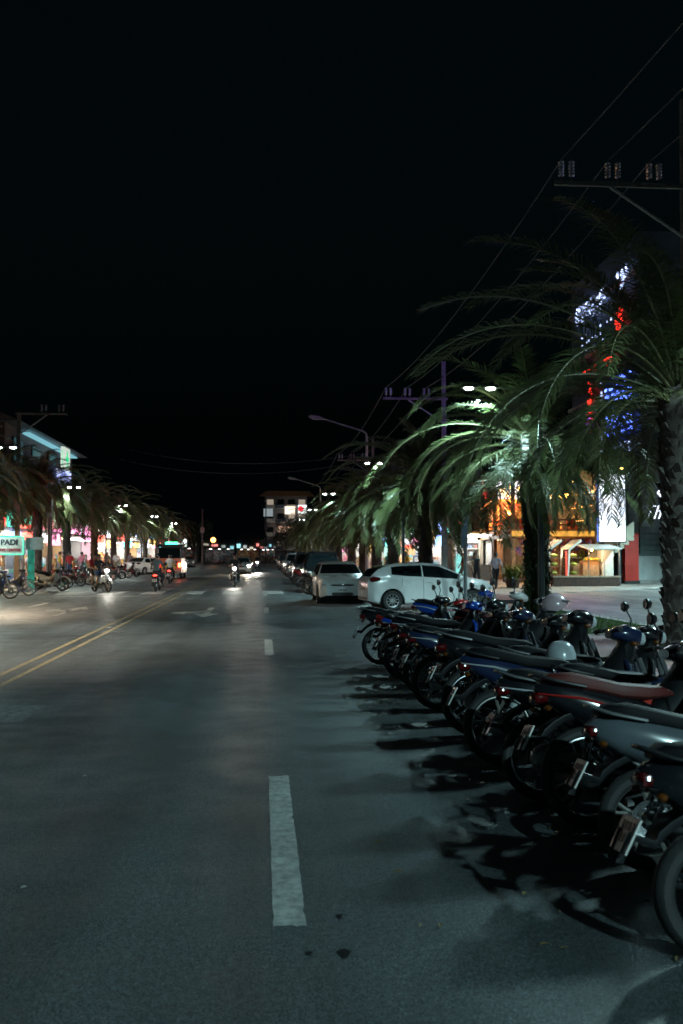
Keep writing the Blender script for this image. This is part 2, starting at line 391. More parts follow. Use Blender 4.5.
P_BLACK = paint('black', (.010, .011, .014)); P_BLUE = paint('blue', (.012, .07, .42)); P_NAVY = paint('navy', (.015, .025, .07))
P_RED = paint('red', (.38, .02, .018)); P_WHITE = paint('white', (.62, .63, .62)); P_SILV = paint('silver', (.42, .45, .48), .3)
P_TEAL = paint('dark_teal', (.012, .07, .075)); P_PINK = paint('pink', (.55, .12, .22)); P_ORG = paint('orange', (.6, .16, .04)); P_GREY = paint('grey', (.09, .11, .125))

def wheel(name, root, x, R_, spoke, side_hub, rim_m, tw=.042):
    rr = R_-tw*1.35
    t = MB()
    prof = []
    for k in range(10):
        a = 2*math.pi*k/10
        prof.append((R_-tw*.9+tw*.9*math.cos(a), tw*math.sin(a)))
    t.lathe(prof, M_RUB, 36, 'y', (0, 0, 0), closed=True)
    wo = t.build(name, root, loc=(x, 0, R_))
    r = MB()
    r.lathe([(rr+.012, -.026), (rr-.012, -.030), (rr-.020, -.02), (rr-.020, .02), (rr-.012, .03), (rr+.012, .026)], rim_m, 36, 'y', closed=True)
    if spoke == 'wire':
        for k in range(28):
            a = 2*math.pi*k/28; b_ = a+(.55 if k % 2 else -.55); s = .02 if k % 4 < 2 else -.02
            r.tube([(.04*math.cos(b_), s*1.3, .04*math.sin(b_)), ((rr-.012)*math.cos(a), s*.3, (rr-.012)*math.sin(a))], .0024, M_CHR, 4, cap=False)
    else:
        for k in range(5):
            a = 2*math.pi*k/5+.3
            for d in (-.16, .16):
                r.tube([(.03*math.cos(a), 0, .03*math.sin(a)), (rr*.55*math.cos(a+d*.4), .008, rr*.55*math.sin(a+d*.4)), ((rr-.01)*math.cos(a+d), 0, (rr-.01)*math.sin(a+d))], [.016, .012, .013], rim_m, 6)
    r.build('rim', wo)
    h = MB()
    if side_hub == 'drum':
        h.lathe([(0, -.06), (.05, -.062), (.075, -.05), (.085, -.03), (.085, .03), (.05, .05), (0, .05)], M_ALU, 24, 'y')
    else:
        h.lathe([(0, -.055), (.035, -.055), (.04, -.03), (.04, .03), (0, .055)], M_ALU, 18, 'y')
        h.lathe([(.055, -.045), (.105, -.045), (.105, -.040), (.055, -.040)], M_CHR, 30, 'y', closed=True)
        for k in range(6):
            a = k*math.pi/3; h.tube([(.035*math.cos(a), -.042, .035*math.sin(a)), (.06*math.cos(a+.4), -.042, .06*math.sin(a+.4))], .006, M_BRASS, 5)
    h.build('hub', wo)
    return wo

def tx(q): return (q[0]*.72 if q[0] < 0 else q[0],)+tuple(q[1:])
def make_bike(label, paint_m, seat_m=None, spoke='wire', kind='underbone', plate_m=None, stripe=None, rim_m=None, exh=None, group='motorbikes parked side by side along the kerb', tail_lit=False, head_lit=False, shock_m=None, name='motorbike'):
    seat_m = seat_m or M_SEAT; rim_m = rim_m or (M_CHR if spoke == 'wire' else P_BLACK); exh = exh or M_BLK
    rt = thing(name, label, 'motorbike', group=group)
    sc = kind == 'scooter'
    Rw = .27 if sc else .287; tw = .05 if sc else .041; wb = 1.24
    wheel('rear_wheel', rt, 0, Rw, spoke, 'drum' if not sc else 'disc', rim_m, tw)
    wheel('front_wheel', rt, wb, Rw, spoke, 'disc', rim_m, tw*.9)
    # tail fairing
    b = MB()
    if sc:
        b.loft([(-.31, .76, .02, .03), (-.27, .75, .06, .08), (-.16, .72, .11, .125), (0, .68, .13, .15), (.2, .62, .16, .165), (.36, .55, .17, .15), (.47, .48, .14, .12), (.52, .42, .08, .09)], paint_m, 18)
    else:
        b.loft([(-.30, .80, .015, .025), (-.26, .79, .05, .065), (-.16, .75, .09, .10), (-.02, .70, .115, .125), (.12, .65, .135, .135), (.28, .59, .16, .13), (.42, .55, .14, .10), (.52, .52, .09, .075)], paint_m, 18)
    b.build('tail_fairing', rt)
    if stripe:
        b = MB()
        for s in (-1, 1):
            b.tube([(-.30, s*.082, .765), (-.05, s*.121, .735), (.15, s*.132, .68), (.34, s*.118, .60)], [.003, .009, .008, .003], stripe, 6)
        b.build('side_stripe', rt)
    # seat
    b = MB()
    b.loft([(-.26, .835, .015, .05), (-.21, .845, .04, .09), (-.08, .835, .055, .122), (.08, .805, .05, .13), (.2, .775, .052, .135), (.36, .765, .05, .12), (.48, .765, .035, .085), (.55, .755, .015, .04)], seat_m, 16, 3.2)
    b.build('seat', rt)
    # grab rail
    b = MB(); b.tube([(-.02, -.135, .80), (-.2, -.135, .835), (-.30, -.07, .87), (-.32, 0, .875), (-.30, .07, .87), (-.2, .135, .835), (-.02, .135, .80)], .010, M_BLK if exh is M_BLK else M_STEEL, 7)
    b.build('grab_rail', rt)
    # rear mudguard with flap
    b = MB(); rf = Rw+.055
    arc = [(rf*math.cos(a), Rw+rf*math.sin(a)) for a in [R(35+11*k) for k in range(11)]]
    arc += [(-.365, .50), (-.40, .40)]
    b.strip(arc, .15, .008, M_BLK); b.build('mudguard', rt)
    # plate and holder
    pl = MB(); pl.box((0, 0, 0), (.008, .20, .155), plate_m or M_PLATE, None)
    for r_, zz in ((0, .035), (1, -.02)):
        for k in range(4 - r_): pl.box((-.006, -.06+.04*k+.01*r_, zz), (.002, .022, .038), M_PLATEINK)
    pl.build('number_plate', rt, False, loc=(-.372, 0, .515), rot=(0, R(28), 0))
    tl = MB(); tl.loft([(-.325, .735, .02, .05), (-.31, .735, .035, .075), (-.25, .745, .04, .08), (-.22, .75, .03, .06)], glow('tail_lamp_lit', (1, .03, .02), 9) if tail_lit else M_TAIL, 12)
    tl.build('tail_light', rt)
    for s in (-1, 1):
        i_ = MB(); i_.tube([(-.25, s*.07, .68), (-.26, s*.13, .68)], .009, M_BLK, 6); i_.ball((-.265, s*.15, .68), (.024, .03, .018), M_AMB, 10, 6); i_.build('indicator', rt)
    # shocks
    for s in (-1, 1):
        k = MB(); a, c = Vector((.0, s*.125, Rw+.02)), Vector((.22, s*.13, .64))
        k.tube([a, a.lerp(c, .45)], .014, M_CHR, 8); k.tube([a.lerp(c, .3), a.lerp(c, .95)], .034, shock_m or M_STEEL, 10)
        for q in range(9): p = a.lerp(c, .2+.07*q); k.tube([p-(c-a).normalized()*.007, p+(c-a).normalized()*.007], .038, (shock_m or M_CHR) if q % 2 else M_BLK, 10)
        k.build('shock_absorber', rt)
    # swing arm and chain case
    k = MB(); k.box((.24, -.085, .30), (.52, .03, .05), M_STEEL); k.loft([(-.09, Rw, .05, .012, .088), (0, Rw, .075, .016, .088), (.3, .315, .055, .016, .088), (.5, .33, .07, .018, .088)], M_BLK, 10); k.build('swing_arm', rt)
    # engine
    k = MB()
    k.loft([(.42, .33, .09, .10), (.48, .33, .12, .14), (.66, .32, .12, .15), (.74, .32, .09, .12)], M_ALU, 16, 3.5)
    for q in range(6): k.box((.76+.028*q, 0, .345+.006*q), (.012, .17, .15), M_ALU)
    k.box((.94, 0, .38), (.06, .13, .12), M_STEEL)
    k.lathe([(0, -.165), (.05, -.165), (.085, -.15), (.09, -.12)], M_STEEL, 20, 'y', (.56, 0, .33))
    if sc: k.loft([(-.08, .30, .07, .05, .13), (.1, .31, .10, .06, .13), (.4, .33, .11, .06, .13), (.52, .34, .08, .05, .13)], M_BLK, 12)
    k.build('engine', rt)
    # exhaust on the right
    k = MB()
    k.tube([(.9, -.05, .30), (.88, -.12, .20), (.7, -.15, .17), (.42, -.155, .2), (.3, -.155, .235)], .017, M_CHR, 8)
    k.tube([(.44, -.155, .20), (.38, -.157, .215), (.20, -.165, .25), (.03, -.17, .285), (-.02, -.171, .295)], [.028, .044, .05, .047, .028], exh, 14)
    ex = k.build('exhaust', rt)
    k = MB(); k.loft([(.36, .225, .012, .03, -.178), (.27, .245, .022, .036, -.19), (.14, .27, .022, .036, -.195), (.06, .285, .01, .03, -.19)], M_STEEL if exh is M_BLK else M_CHR, 10); k.build('heat_shield', ex)
    # frame spine / step-through
    k = MB()
    if sc:
        k.loft([(.42, .40, .07, .13), (.55, .36, .05, .17), (.85, .36, .045, .18), (.98, .42, .06, .17)], M_BLK, 14, 3.5)
    else:
        k.loft([(.42, .56, .10, .06), (.6, .55, .07, .05), (.8, .62, .07, .05), (.95, .74, .08, .055)], paint_m, 12)
    k.build('frame_spine', rt)
    k = MB(); k.loft([(.66, .46, .10, .09), (.82, .56, .19, .14), (.95, .70, .23, .165), (1.02, .84, .12, .11), (1.05, .90, .05, .06)], M_BLK, 14, 3); k.build('inner_cover', rt)
    k = MB(); k.tube([(.6, -.26, .27), (.6, .26, .27)], .014, M_BLK, 7)
    for s in (-1, 1): k.box((.6, s*.24, .275), (.055, .09, .03), M_RUB)
    k.tube([(.45, .1, .27), (.38, .19, .02)], .012, M_STEEL, 6); k.box((.37, .2, .012), (.05, .04, .012), M_STEEL)
    k.build('foot_peg', rt)
    # leg shield
    k = MB(); rows = [(.90, .32, .14, .03), (.96, .42, .22, .05), (1.0, .58, .235, .05), (1.0, .72, .20, .07), (.985, .84, .13, .09)]
    vs = []; n = 11
    for th in (0, -.012):
        for x, z, hw, bow in rows:
            for q in range(n):
                u = -1+2*q/(n-1); vs.append((x+.10*(1-u*u)*(.5+bow*6) + th - .05, hw*u, z))
    m_ = len(rows)*n; fs = []
    for i in range(len(rows)-1):
        for q in range(n-1):
            fs.append((i*n+q, i*n+q+1, (i+1)*n+q+1, (i+1)*n+q)); fs.append((m_+i*n+q, m_+(i+1)*n+q, m_+(i+1)*n+q+1, m_+i*n+q+1))
    k.add(vs, fs, paint_m); k.build('leg_shield', rt)
    # fork, fender
    k = MB()
    for s in (-1, 1): k.tube([(wb, s*.085, Rw), (wb-.09, s*.085, .55), (wb-.17, s*.06, .80)], [.02, .022, .024], M_STEEL, 8)
    k.tube([(wb-.17, 0, .78), (.975, 0, .98)], .025, M_BLK, 8); k.build('fork', rt)
    k = MB(); rf = Rw+.04
    k.strip([(wb+rf*math.cos(a), Rw+rf*math.sin(a)) for a in [R(20+11*q) for q in range(14)]], .135, .008, paint_m); k.build('front_fender', rt)
    # handlebar cowl, headlight, bar, mirrors
    k = MB(); k.loft([(.86, .985, .03, .10), (.92, .99, .055, .13), (1.0, .985, .075, .125), (1.08, .965, .07, .095), (1.12, .955, .045, .06)], paint_m, 16); cw = k.build('handlebar_cowl', rt)
    k = MB(); k.loft([(1.085, .955, .058, .085), (1.125, .95, .05, .07), (1.14, .95, .03, .045)], glow('head_lamp_lit', (1., .95, .84), 230) if head_lit else M_LENS, 14); k.build('headlight', rt)
    k = MB(); k.tube([(.86, -.35, 1.01), (.90, -.2, 1.03), (.96, 0, 1.0), (.90, .2, 1.03), (.86, .35, 1.01)], .012, M_STEEL, 8)
    for s in (-1, 1):
        k.tube([(.855, s*.37, 1.01), (.885, s*.24, 1.022)], .018, M_RUB, 10)
        k.tube([(.90, s*.22, 1.04), (.935, s*.36, 1.02)], .006, M_CHR, 6)
    k.build('handlebar', rt)
    for s in (-1, 1):
        k = MB(); k.tube([(.91, s*.22, 1.03), (.93, s*.25, 1.12), (.90, s*.30, 1.21)], .0065, M_BLK, 6)
        k.loft([(.875, 1.235, .03, .045, s*.31), (.885, 1.235, .048, .068, s*.31), (.91, 1.235, .04, .058, s*.31), (.93, 1.235, .015, .02, s*.31)], M_BLK, 14, 2.2)
        mo_ = k.build('mirror', rt)
        k = MB(); k.loft([(.8725, 1.235, .036, .052, s*.31), (.876, 1.235, .036, .052, s*.31)], M_MIRROR, 14, 2.2); k.build('mirror_glass', mo_)
    for s in (-1, 1):
        k = MB(); k.ball((1.03, s*.115, .91), (.035, .025, .02), M_AMB, 10, 6); k.build('indicator', rt)
    return rt

def place(o, x, y, heading, lean=7, label=None, group=None, z=0):
    o.location = (x, y, z); o.rotation_euler = Euler((R(-lean), 0, R(heading)), 'XYZ')
    if label: o['label'] = label
    if group: o['group'] = group
    return o
# prototypes; each gets its first place, copies follow
G1 = 'motorbikes parked side by side along the kerb'
B = {}
B['black'] = make_bike('', P_BLACK, spoke='wire', exh=M_CHR, shock_m=M_ALU)
B['scoot'] = make_bike('', P_BLACK, spoke='mag', kind='scooter', exh=M_BLK)
B['navy'] = make_bike('', P_NAVY, spoke='mag', stripe=P_SILV, rim_m=M_ALU, shock_m=mat('pale_spring', (.45, .5, .5), .4))
B['redseat'] = make_bike('', P_BLACK, seat_m=M_REDSEAT, spoke='mag', stripe=P_RED)
B['grey'] = make_bike('', P_GREY, spoke='mag', kind='scooter', exh=M_STEEL, rim_m=M_ALU)
B['silver'] = make_bike('', P_BLACK, spoke='wire', stripe=P_SILV, shock_m=mat('pale_spring', (.45, .5, .5), .4), plate_m=mat('pinkish_plate', (.62, .36, .36), .5, vary=.1), exh=M_STEEL)
B['blue'] = make_bike('', P_BLUE, spoke='mag', stripe=P_WHITE)
B['white'] = make_bike('', P_WHITE, spoke='mag', kind='scooter', exh=M_STEEL)
B['redblk'] = make_bike('', P_RED, spoke='wire', stripe=P_BLACK)
B['pink'] = make_bike('', P_WHITE, spoke='mag', stripe=P_PINK)
used = set(); mrn = random.Random(21)
def bike(kind, *a, **k):
    o = B[kind]
    if kind in used: o = copy_tree(o, skip=('mirror',) if mrn.random() < .72 else ())
    used.add(kind); place(o, *a, **k); sc_ = rnd.uniform(.95, 1.05); o.scale = (sc_, sc_, sc_*rnd.uniform(.97, 1.03)); return o
ROW = [  # kind, axle x, axle y, heading, label
 ('scoot', 2.02, 3.98, -1.7, 'black scooter nearest the viewer, its rear wheel cut by the frame corner'),
 ('grey', 2.22, 5.12, -3.6, 'dark grey scooter with alloy wheels, second in the row from the viewer'),
 ('redseat', 2.22, 5.95, 0.5, 'black motorbike with the dull red seat, between grey scooter and pink plate'),
 ('navy', 2.62, 7.2, 4.0, 'navy striped motorbike set back a little beyond the pinkish plate motorbike'),
 ('black', 2.55, 8.4, -3.0, 'black motorbike set back between the second navy striped one and the bright rim'),
 ('silver', 2.12, 6.62, -2.8, 'black motorbike carrying the pinkish number plate and pale side stripe'),
 ('navy', 2.12, 7.78, -4.1, 'navy motorbike with silver side stripe, second beyond the pinkish plate motorbike'),
 ('black', 2.12, 9.05, 0.6, 'black motorbike with bright spoked rim standing mid row, fifth past the red seat'),
 ('scoot', 2.25, 9.8, 7.9, 'black scooter with solid black wheels squeezed behind the bright rimmed motorbike'),
 ('navy', 2.06, 10.6, 6.2, 'navy striped motorbike standing under the helmet end of the row'),
 ('black', 2.16, 11.6, 5.7, 'black spoked motorbike just before the row of short shadows begins'),
 ('silver', 2.10, 12.4, -1.9, 'black motorbike with pinkish plate near the far end of the row'),
 ('blue', 2.12, 13.1, 2.5, 'blue motorbike with white stripe, third from the far end of the row'),
 ('redblk', 2.08, 14.1, -1.1, 'red motorbike with black stripe, second from the far end of the row'),
 ('black', 1.98, 14.98, -2.6, 'black spoked motorbike at the far end, full rear wheel in view'),
]
for k, x, y, h, l in ROW: bike(k, x-.2+rnd.uniform(-.05, .05), y, h, lean=rnd.uniform(5, 10), label=l, group=G1)
for k, x, y, h, l in [('blue', 2.9, 17.2, -20, 'blue motorbike parked apart in front of the white hatchback door'),
                      ('pink', 3.2, 16.1, -14, 'white motorbike with pink stripe at the start of the grass bed'),
                      ('redseat', 3.0, 13.8, -8, 'red seated motorbike pushed up to the kerb before the grass bed')]:
    bike(k, x, y, h, label=l, group='motorbikes beside the grass bed')

# things left on the parked motorbikes
t = thing('rain_cover', 'bright red folded rain cover lying over a motorbike front basket', 'cover', (2.6, 6.75, .58), R(10)); k = MB(); k.loft([(-.24, .0, .01, .04), (-.18, .03, .05, .12), (-.02, .06, .06, .16), (.14, .05, .055, .15), (.22, .0, .02, .06)], mat('red_cover', (.55, .03, .015), .55, vary=.2, bump=.4), 12, 2.2); k.build('folds', t); k = MB(); k.loft([(.1, -.06, .10, .13), (.3, -.06, .12, .15), (.32, -.06, .12, .15)], M_BLK, 12, 4); k.build('basket', t)
t = thing('carrier_bag', 'pale pink plastic carrier bag hanging from a handlebar in the row', 'bag', (2.45, 9.35, .60), 0); k = MB(); k.loft([(-.11, .10, .08, .03), (-.06, .08, .15, .07), (.05, .08, .16, .07), (.12, .11, .09, .03)], mat('plastic_bag', (.5, .33, .36), .4, vary=.35, scale=9, bump=.5), 12, 2.2); k.build('pouch', t); k = MB(); k.tube([(-.05, .03, .22), (-.02, .02, .36), (.04, .02, .36), (.06, .03, .22)], .008, M_SEAT, 6); k.build('handle', t)
t = thing('cap_helmet', 'small pale blue half helmet resting on a motorbike seat', 'helmet', (2.42, 7.95, .80), .4); k = MB(); k.lathe([(.125, 0), (.122, .05), (.10, .11), (.06, .145), (0, .155)], mat('pale_shell', (.42, .47, .5), .25, coat=.6), 20); k.build('shell', t); k = MB(); k.lathe([(.118, -.012), (.13, -.012), (.13, .012), (.118, .012)], M_BLK, 20, closed=True); k.tube([(0, .11, 0), (.03, .07, -.1), (.03, -.07, -.1), (0, -.11, 0)], .006, M_BLK, 5); k.build('strap', t)
# ---------------------------------------------------------------- palms
M_FROND = mat('palm_frond', (.088, .110, .045), .42, vary=.35, scale=1.2, spec=.5, trans=.38)
M_FROND2 = mat('palm_frond_old', (.085, .085, .035), .55, vary=.4, scale=1.2, trans=.2)
M_RACHIS = mat('palm_rachis', (.10, .10, .045), .5, vary=.3)
M_TRUNK = mat('palm_trunk', (.055, .045, .038), .9, vary=.45, scale=5, bump=.5)
M_IVY = mat('ivy_leaf', (.03, .065, .02), .5, vary=.4, trans=.15)
def frond(b, base, az, e0, L, droop, nl, wl, ll, m, curl, r_):
    # rachis bends down with length; leaflets leave both sides
    N = 22; p = Vector(base); pts = [p.copy()]; dirs = []
    d_az = az
    for i in range(N):
        t = (i+.5)/N; e = e0-droop*t**1.35; d_az += curl/N
        d = Vector((math.cos(e)*math.cos(d_az), math.cos(e)*math.sin(d_az), math.sin(e))); dirs.append(d)
        p = p+d*(L/N); pts.append(p.copy())
    b.tube(pts, [.026*(1-.88*i/N)+.002 for i in range(N+1)], M_RACHIS, 5, cap=False)
    side0 = Vector((-math.sin(az), math.cos(az), 0))
    for k in range(nl):
        t = .10+.9*(k+r_.uniform(-.3, .3))/nl
        if t >= 1: t = .995
        f = t*N; i = min(int(f), N-1); q = pts[i].lerp(pts[i+1], f-i); d = dirs[i]
        sd = (side0-d*side0.dot(d)).normalized(); up = sd.cross(d).normalized()
        if up.z < 0 and abs(d.z) < .95: up = -up
        prof = min(1, t/.22)*(1-.62*max(0, (t-.45)/.55)**1.5)
        for s in (-1, 1):
            l = ll*prof*r_.uniform(.82, 1.12)
            if r_.random() < .04: continue
            out = (sd*s*(1.05-.4*t)+d*(.42+.4*t)+up*r_.uniform(.1, .45)).normalized()
            a = q; m1 = a+out*l*.5+Vector((0, 0, -.04*l)); tip = a+out*l*.92+Vector((0, 0, -.30*l*r_.uniform(.6, 1.3)))
            wd = (d-out*d.dot(out)).normalized()*wl*.5
            b.add([a-wd*.5, a+wd*.5, m1+wd, m1-wd, tip], [(0, 1, 2, 3), (3, 2, 4)], m)
def crown_mesh(seed, n, L, nl, wl, ll, low=-.55, high=1.35, droop=1.5, name='crown'):
    r_ = random.Random(seed); b = MB()
    for i in range(n):
        u = (i+.5)/n; az = i*2.39996+r_.uniform(-.25, .25)
        e0 = low+(high-low)*u**.85+r_.uniform(-.12, .12)
        m = M_FROND2 if u < .12 and r_.random() < .6 else M_FROND
        frond(b, (math.cos(az)*.13, math.sin(az)*.13, -.28+.5*u), az, e0, L*r_.uniform(.82, 1.08)*(.62+.38*min(1, u/.35) if u < .85 else .75), droop*(.75+.5*(1-u))*r_.uniform(.85, 1.15) if e0 > 0 else .75, nl, wl, ll, m, r_.uniform(-.35, .35), r_)
    return b.mesh(name, smooth=False)
def trunk_mesh(h, r0, r1, seed, scales=True):
    r_ = random.Random(seed); b = MB(); prof = []
    n = int(h/.16)
    for i in range(n+1):
        z = h*i/n; t = i/n; rr = r0+(r1-r0)*t+.10*max(0, 1-z/.35)+.05*math.exp(-((t-1)/.08)**2)
        prof.append((rr*(1+.03*(i % 2)), z))
    b.lathe(prof, M_TRUNK, 16)
    if scales:
        cnt = int(h*62)
        for i in range(cnt):
            z = .05+(h-.05)*i/cnt+r_.uniform(-.03, .03); a = i*2.39996+r_.uniform(-.15, .15); rr = r0+(r1-r0)*z/h+.10*max(0, 1-z/.35)
            c, s = math.cos(a), math.sin(a); w_ = .075*r_.uniform(.8, 1.2); hh = .12*r_.uniform(.8, 1.3); o = .055*r_.uniform(.3, 1.7)
            P = lambda rad, t, zz: (c*rad-s*t, s*rad+c*t, zz)
            b.add([P(rr-.02, -w_, z-.04), P(rr-.02, w_, z-.04), P(rr+o, w_*.35, z+hh), P(rr+o, -w_*.35, z+hh), P(rr-.03, 0, z+hh+.02)], [(0, 1, 2, 3), (1, 4, 2), (0, 3, 4), (3, 2, 4)], M_TRUNK)
    return b.mesh('trunk')
def palm_thing(label, x, y, h, cme, tme, group, rz=0, s=1., z=0.1):
    t = thing('palm_tree', label, 'palm', (x, y, z), rz, group)
    a = bpy.data.objects.new('trunk', tme); COL.objects.link(a); a.parent = t
    c = bpy.data.objects.new('crown', cme); COL.objects.link(c); c.parent = t; c.location = (0, 0, h); c.scale = (s, s, s)
    return t
GP = 'date palms lining the right pavement'
t1 = palm_thing('big date palm at the right frame edge, scaly trunk beside the motorbikes', 6.65, 15.4, 4.2, crown_mesh(11, 64, 4.75, 92, .024, .60, low=-.05, high=1.28, droop=1.55), trunk_mesh(4.2, .26, .29, 1), GP, rz=.4)
t2 = palm_thing('date palm with ivy clad trunk in the grass bed, fronds lit from above', 6.42, 22.9, 4.15, crown_mesh(23, 68, 3.8, 74, .026, .54, low=-.7, high=1.35, droop=1.9), trunk_mesh(4.15, .24, .27, 2), GP, rz=1.2)
iv = MB(); r_ = random.Random(5)
for i in range(2600):
    z = r_.random()**1.2*3.6; a = r_.uniform(0, 6.283); rr = .27+.12*max(0, 1-z/.5)+r_.uniform(-.01, .09); l = r_.uniform(.035, .075)
    c, s = math.cos(a), math.sin(a); p = Vector((c*rr, s*rr, z)); t_ = Vector((-s, c, 0))*l*.6; dn = Vector((c*.4, s*.4, -.9))*l
    iv.add([p, p+t_+dn*.5, p+dn*1.2, p-t_+dn*.5], [(0, 1, 2, 3)], M_IVY)
iv.build('ivy', t2, False)
far_c = [crown_mesh(31, 62, 3.5, 50, .04, .46, low=-.8, droop=1.9), crown_mesh(37, 58, 3.7, 50, .04, .48, low=-.75, droop=2.0), crown_mesh(41, 64, 3.3, 46, .042, .44, low=-.85, droop=1.8)]
far_t = [trunk_mesh(4.4, .22, .25, 4, True), trunk_mesh(4.1, .24, .26, 6, True)]
long_t = [trunk_mesh(5.3, .24, .27, 8, True), trunk_mesh(5.0, .22, .26, 9, True)]
right = [(38, 'behind the hatchback roof'), (46.5, 'past the second lamp post'), (54.5, 'behind the white front facing car'), (63, 'by the tall arm street lamp'), (71, 'fifth past the ivy palm'), (80, 'sixth past the ivy palm'), (90, 'seventh past the ivy palm'), (101, 'eighth past the ivy palm'), (113, 'ninth past the ivy palm'), (126, 'tenth past the ivy palm'), (141, 'last one discernible towards the dark hotel')]
for i, (y, wh) in enumerate(right):
    palm_thing('date palm in the right hand avenue, '+wh, 6.4+rnd.uniform(-.25, .25), y, 4.2 if i % 2 else 4.45, far_c[i % 3], far_t[(i+1) % 2], GP, rz=rnd.uniform(0, 6.3), s=rnd.uniform(1.05, 1.25))
GL = 'date palms lining the left pavement'
left = [(40, 'at the left frame edge, only its fronds in view'), (50, 'behind the lit dive shop sign'), (60, 'before the building with the blue lit sign'), (69, 'over the parked motorbikes'), (78, 'behind the two riders on one motorbike'), (88, 'before the white parked sedan'), (99, 'beside the white sedan, lit yellow green'), (111, 'behind the orange passenger truck'), (124, 'second behind the orange truck'), (139, 'third behind the orange truck'), (156, 'farthest of the left avenue')]
for i, (y, wh) in enumerate(left):
    palm_thing('date palm of the left avenue '+wh, -13.1+rnd.uniform(-.3, .3), y, 5.15 if i % 2 else 5.4, far_c[(i+1) % 3], long_t[i % 2], GL, rz=rnd.uniform(0, 6.3), s=rnd.uniform(1.02, 1.2))
# broadleaf trees where the street bends away
M_LEAFB = mat('broad_leaf', (.035, .06, .025), .55, vary=.4, trans=.2)
def leafy(seed, rx, rz_, n, m=M_LEAFB, size=.32):
    r_ = random.Random(seed); b = MB(); cl = [(r_.uniform(-1, 1), r_.uniform(-1, 1), r_.uniform(-.8, 1), r_.uniform(.28, .5)) for _ in range(16)]
    for i in range(n):
        c = cl[i % 16]; v = Vector((r_.gauss(0, 1), r_.gauss(0, 1), r_.gauss(0, 1))).normalized()*c[3]*r_.uniform(.55, 1.1)
        p = Vector(((c[0]*.65+v.x)*rx, (c[1]*.65+v.y)*rx, (c[2]*.6+v.z)*rz_)); u = Vector((r_.gauss(0, 1), r_.gauss(0, 1), r_.gauss(0, 1))).normalized()*size*r_.uniform(.6, 1.3); w_ = u.orthogonal().normalized()*size*.35
        b.add([p-u*.5, p+w_*.5, p+u*.5, p-w_*.5], [(0, 1, 2, 3)], m)
    return b
for i, (x, y, h, rx, rz_, lb) in enumerate([(5.6, 165, 5.2, 4.2, 3.4, 'dark broadleaf tree closing the right avenue below the hotel'), (4.6, 196, 5, 4.6, 3.2, 'dark broadleaf tree standing before the lit hotel balconies'), (-12, 176, 5, 4, 3, 'dark broadleaf tree at the far end of the left avenue')]):
    t = thing('broadleaf_tree', lb, 'tree', (x, y, 0)); k = MB(); k.tube([(0, 0, 0), (.1, .1, 2), (0, .2, h)], [.3, .22, .1], M_TRUNK, 10)
    for a in range(5): k.tube([(.05, .1, 2.2), (1.3*math.cos(a*1.26), 1.3*math.sin(a*1.26), h-.6), (2.6*math.cos(a*1.26), 2.6*math.sin(a*1.26), h+.6)], [.13, .08, .03], M_TRUNK, 6)
    k.build('trunk', t); leafy(60+i, rx, rz_, 4200).build('crown', t, False, loc=(0, 0, h))
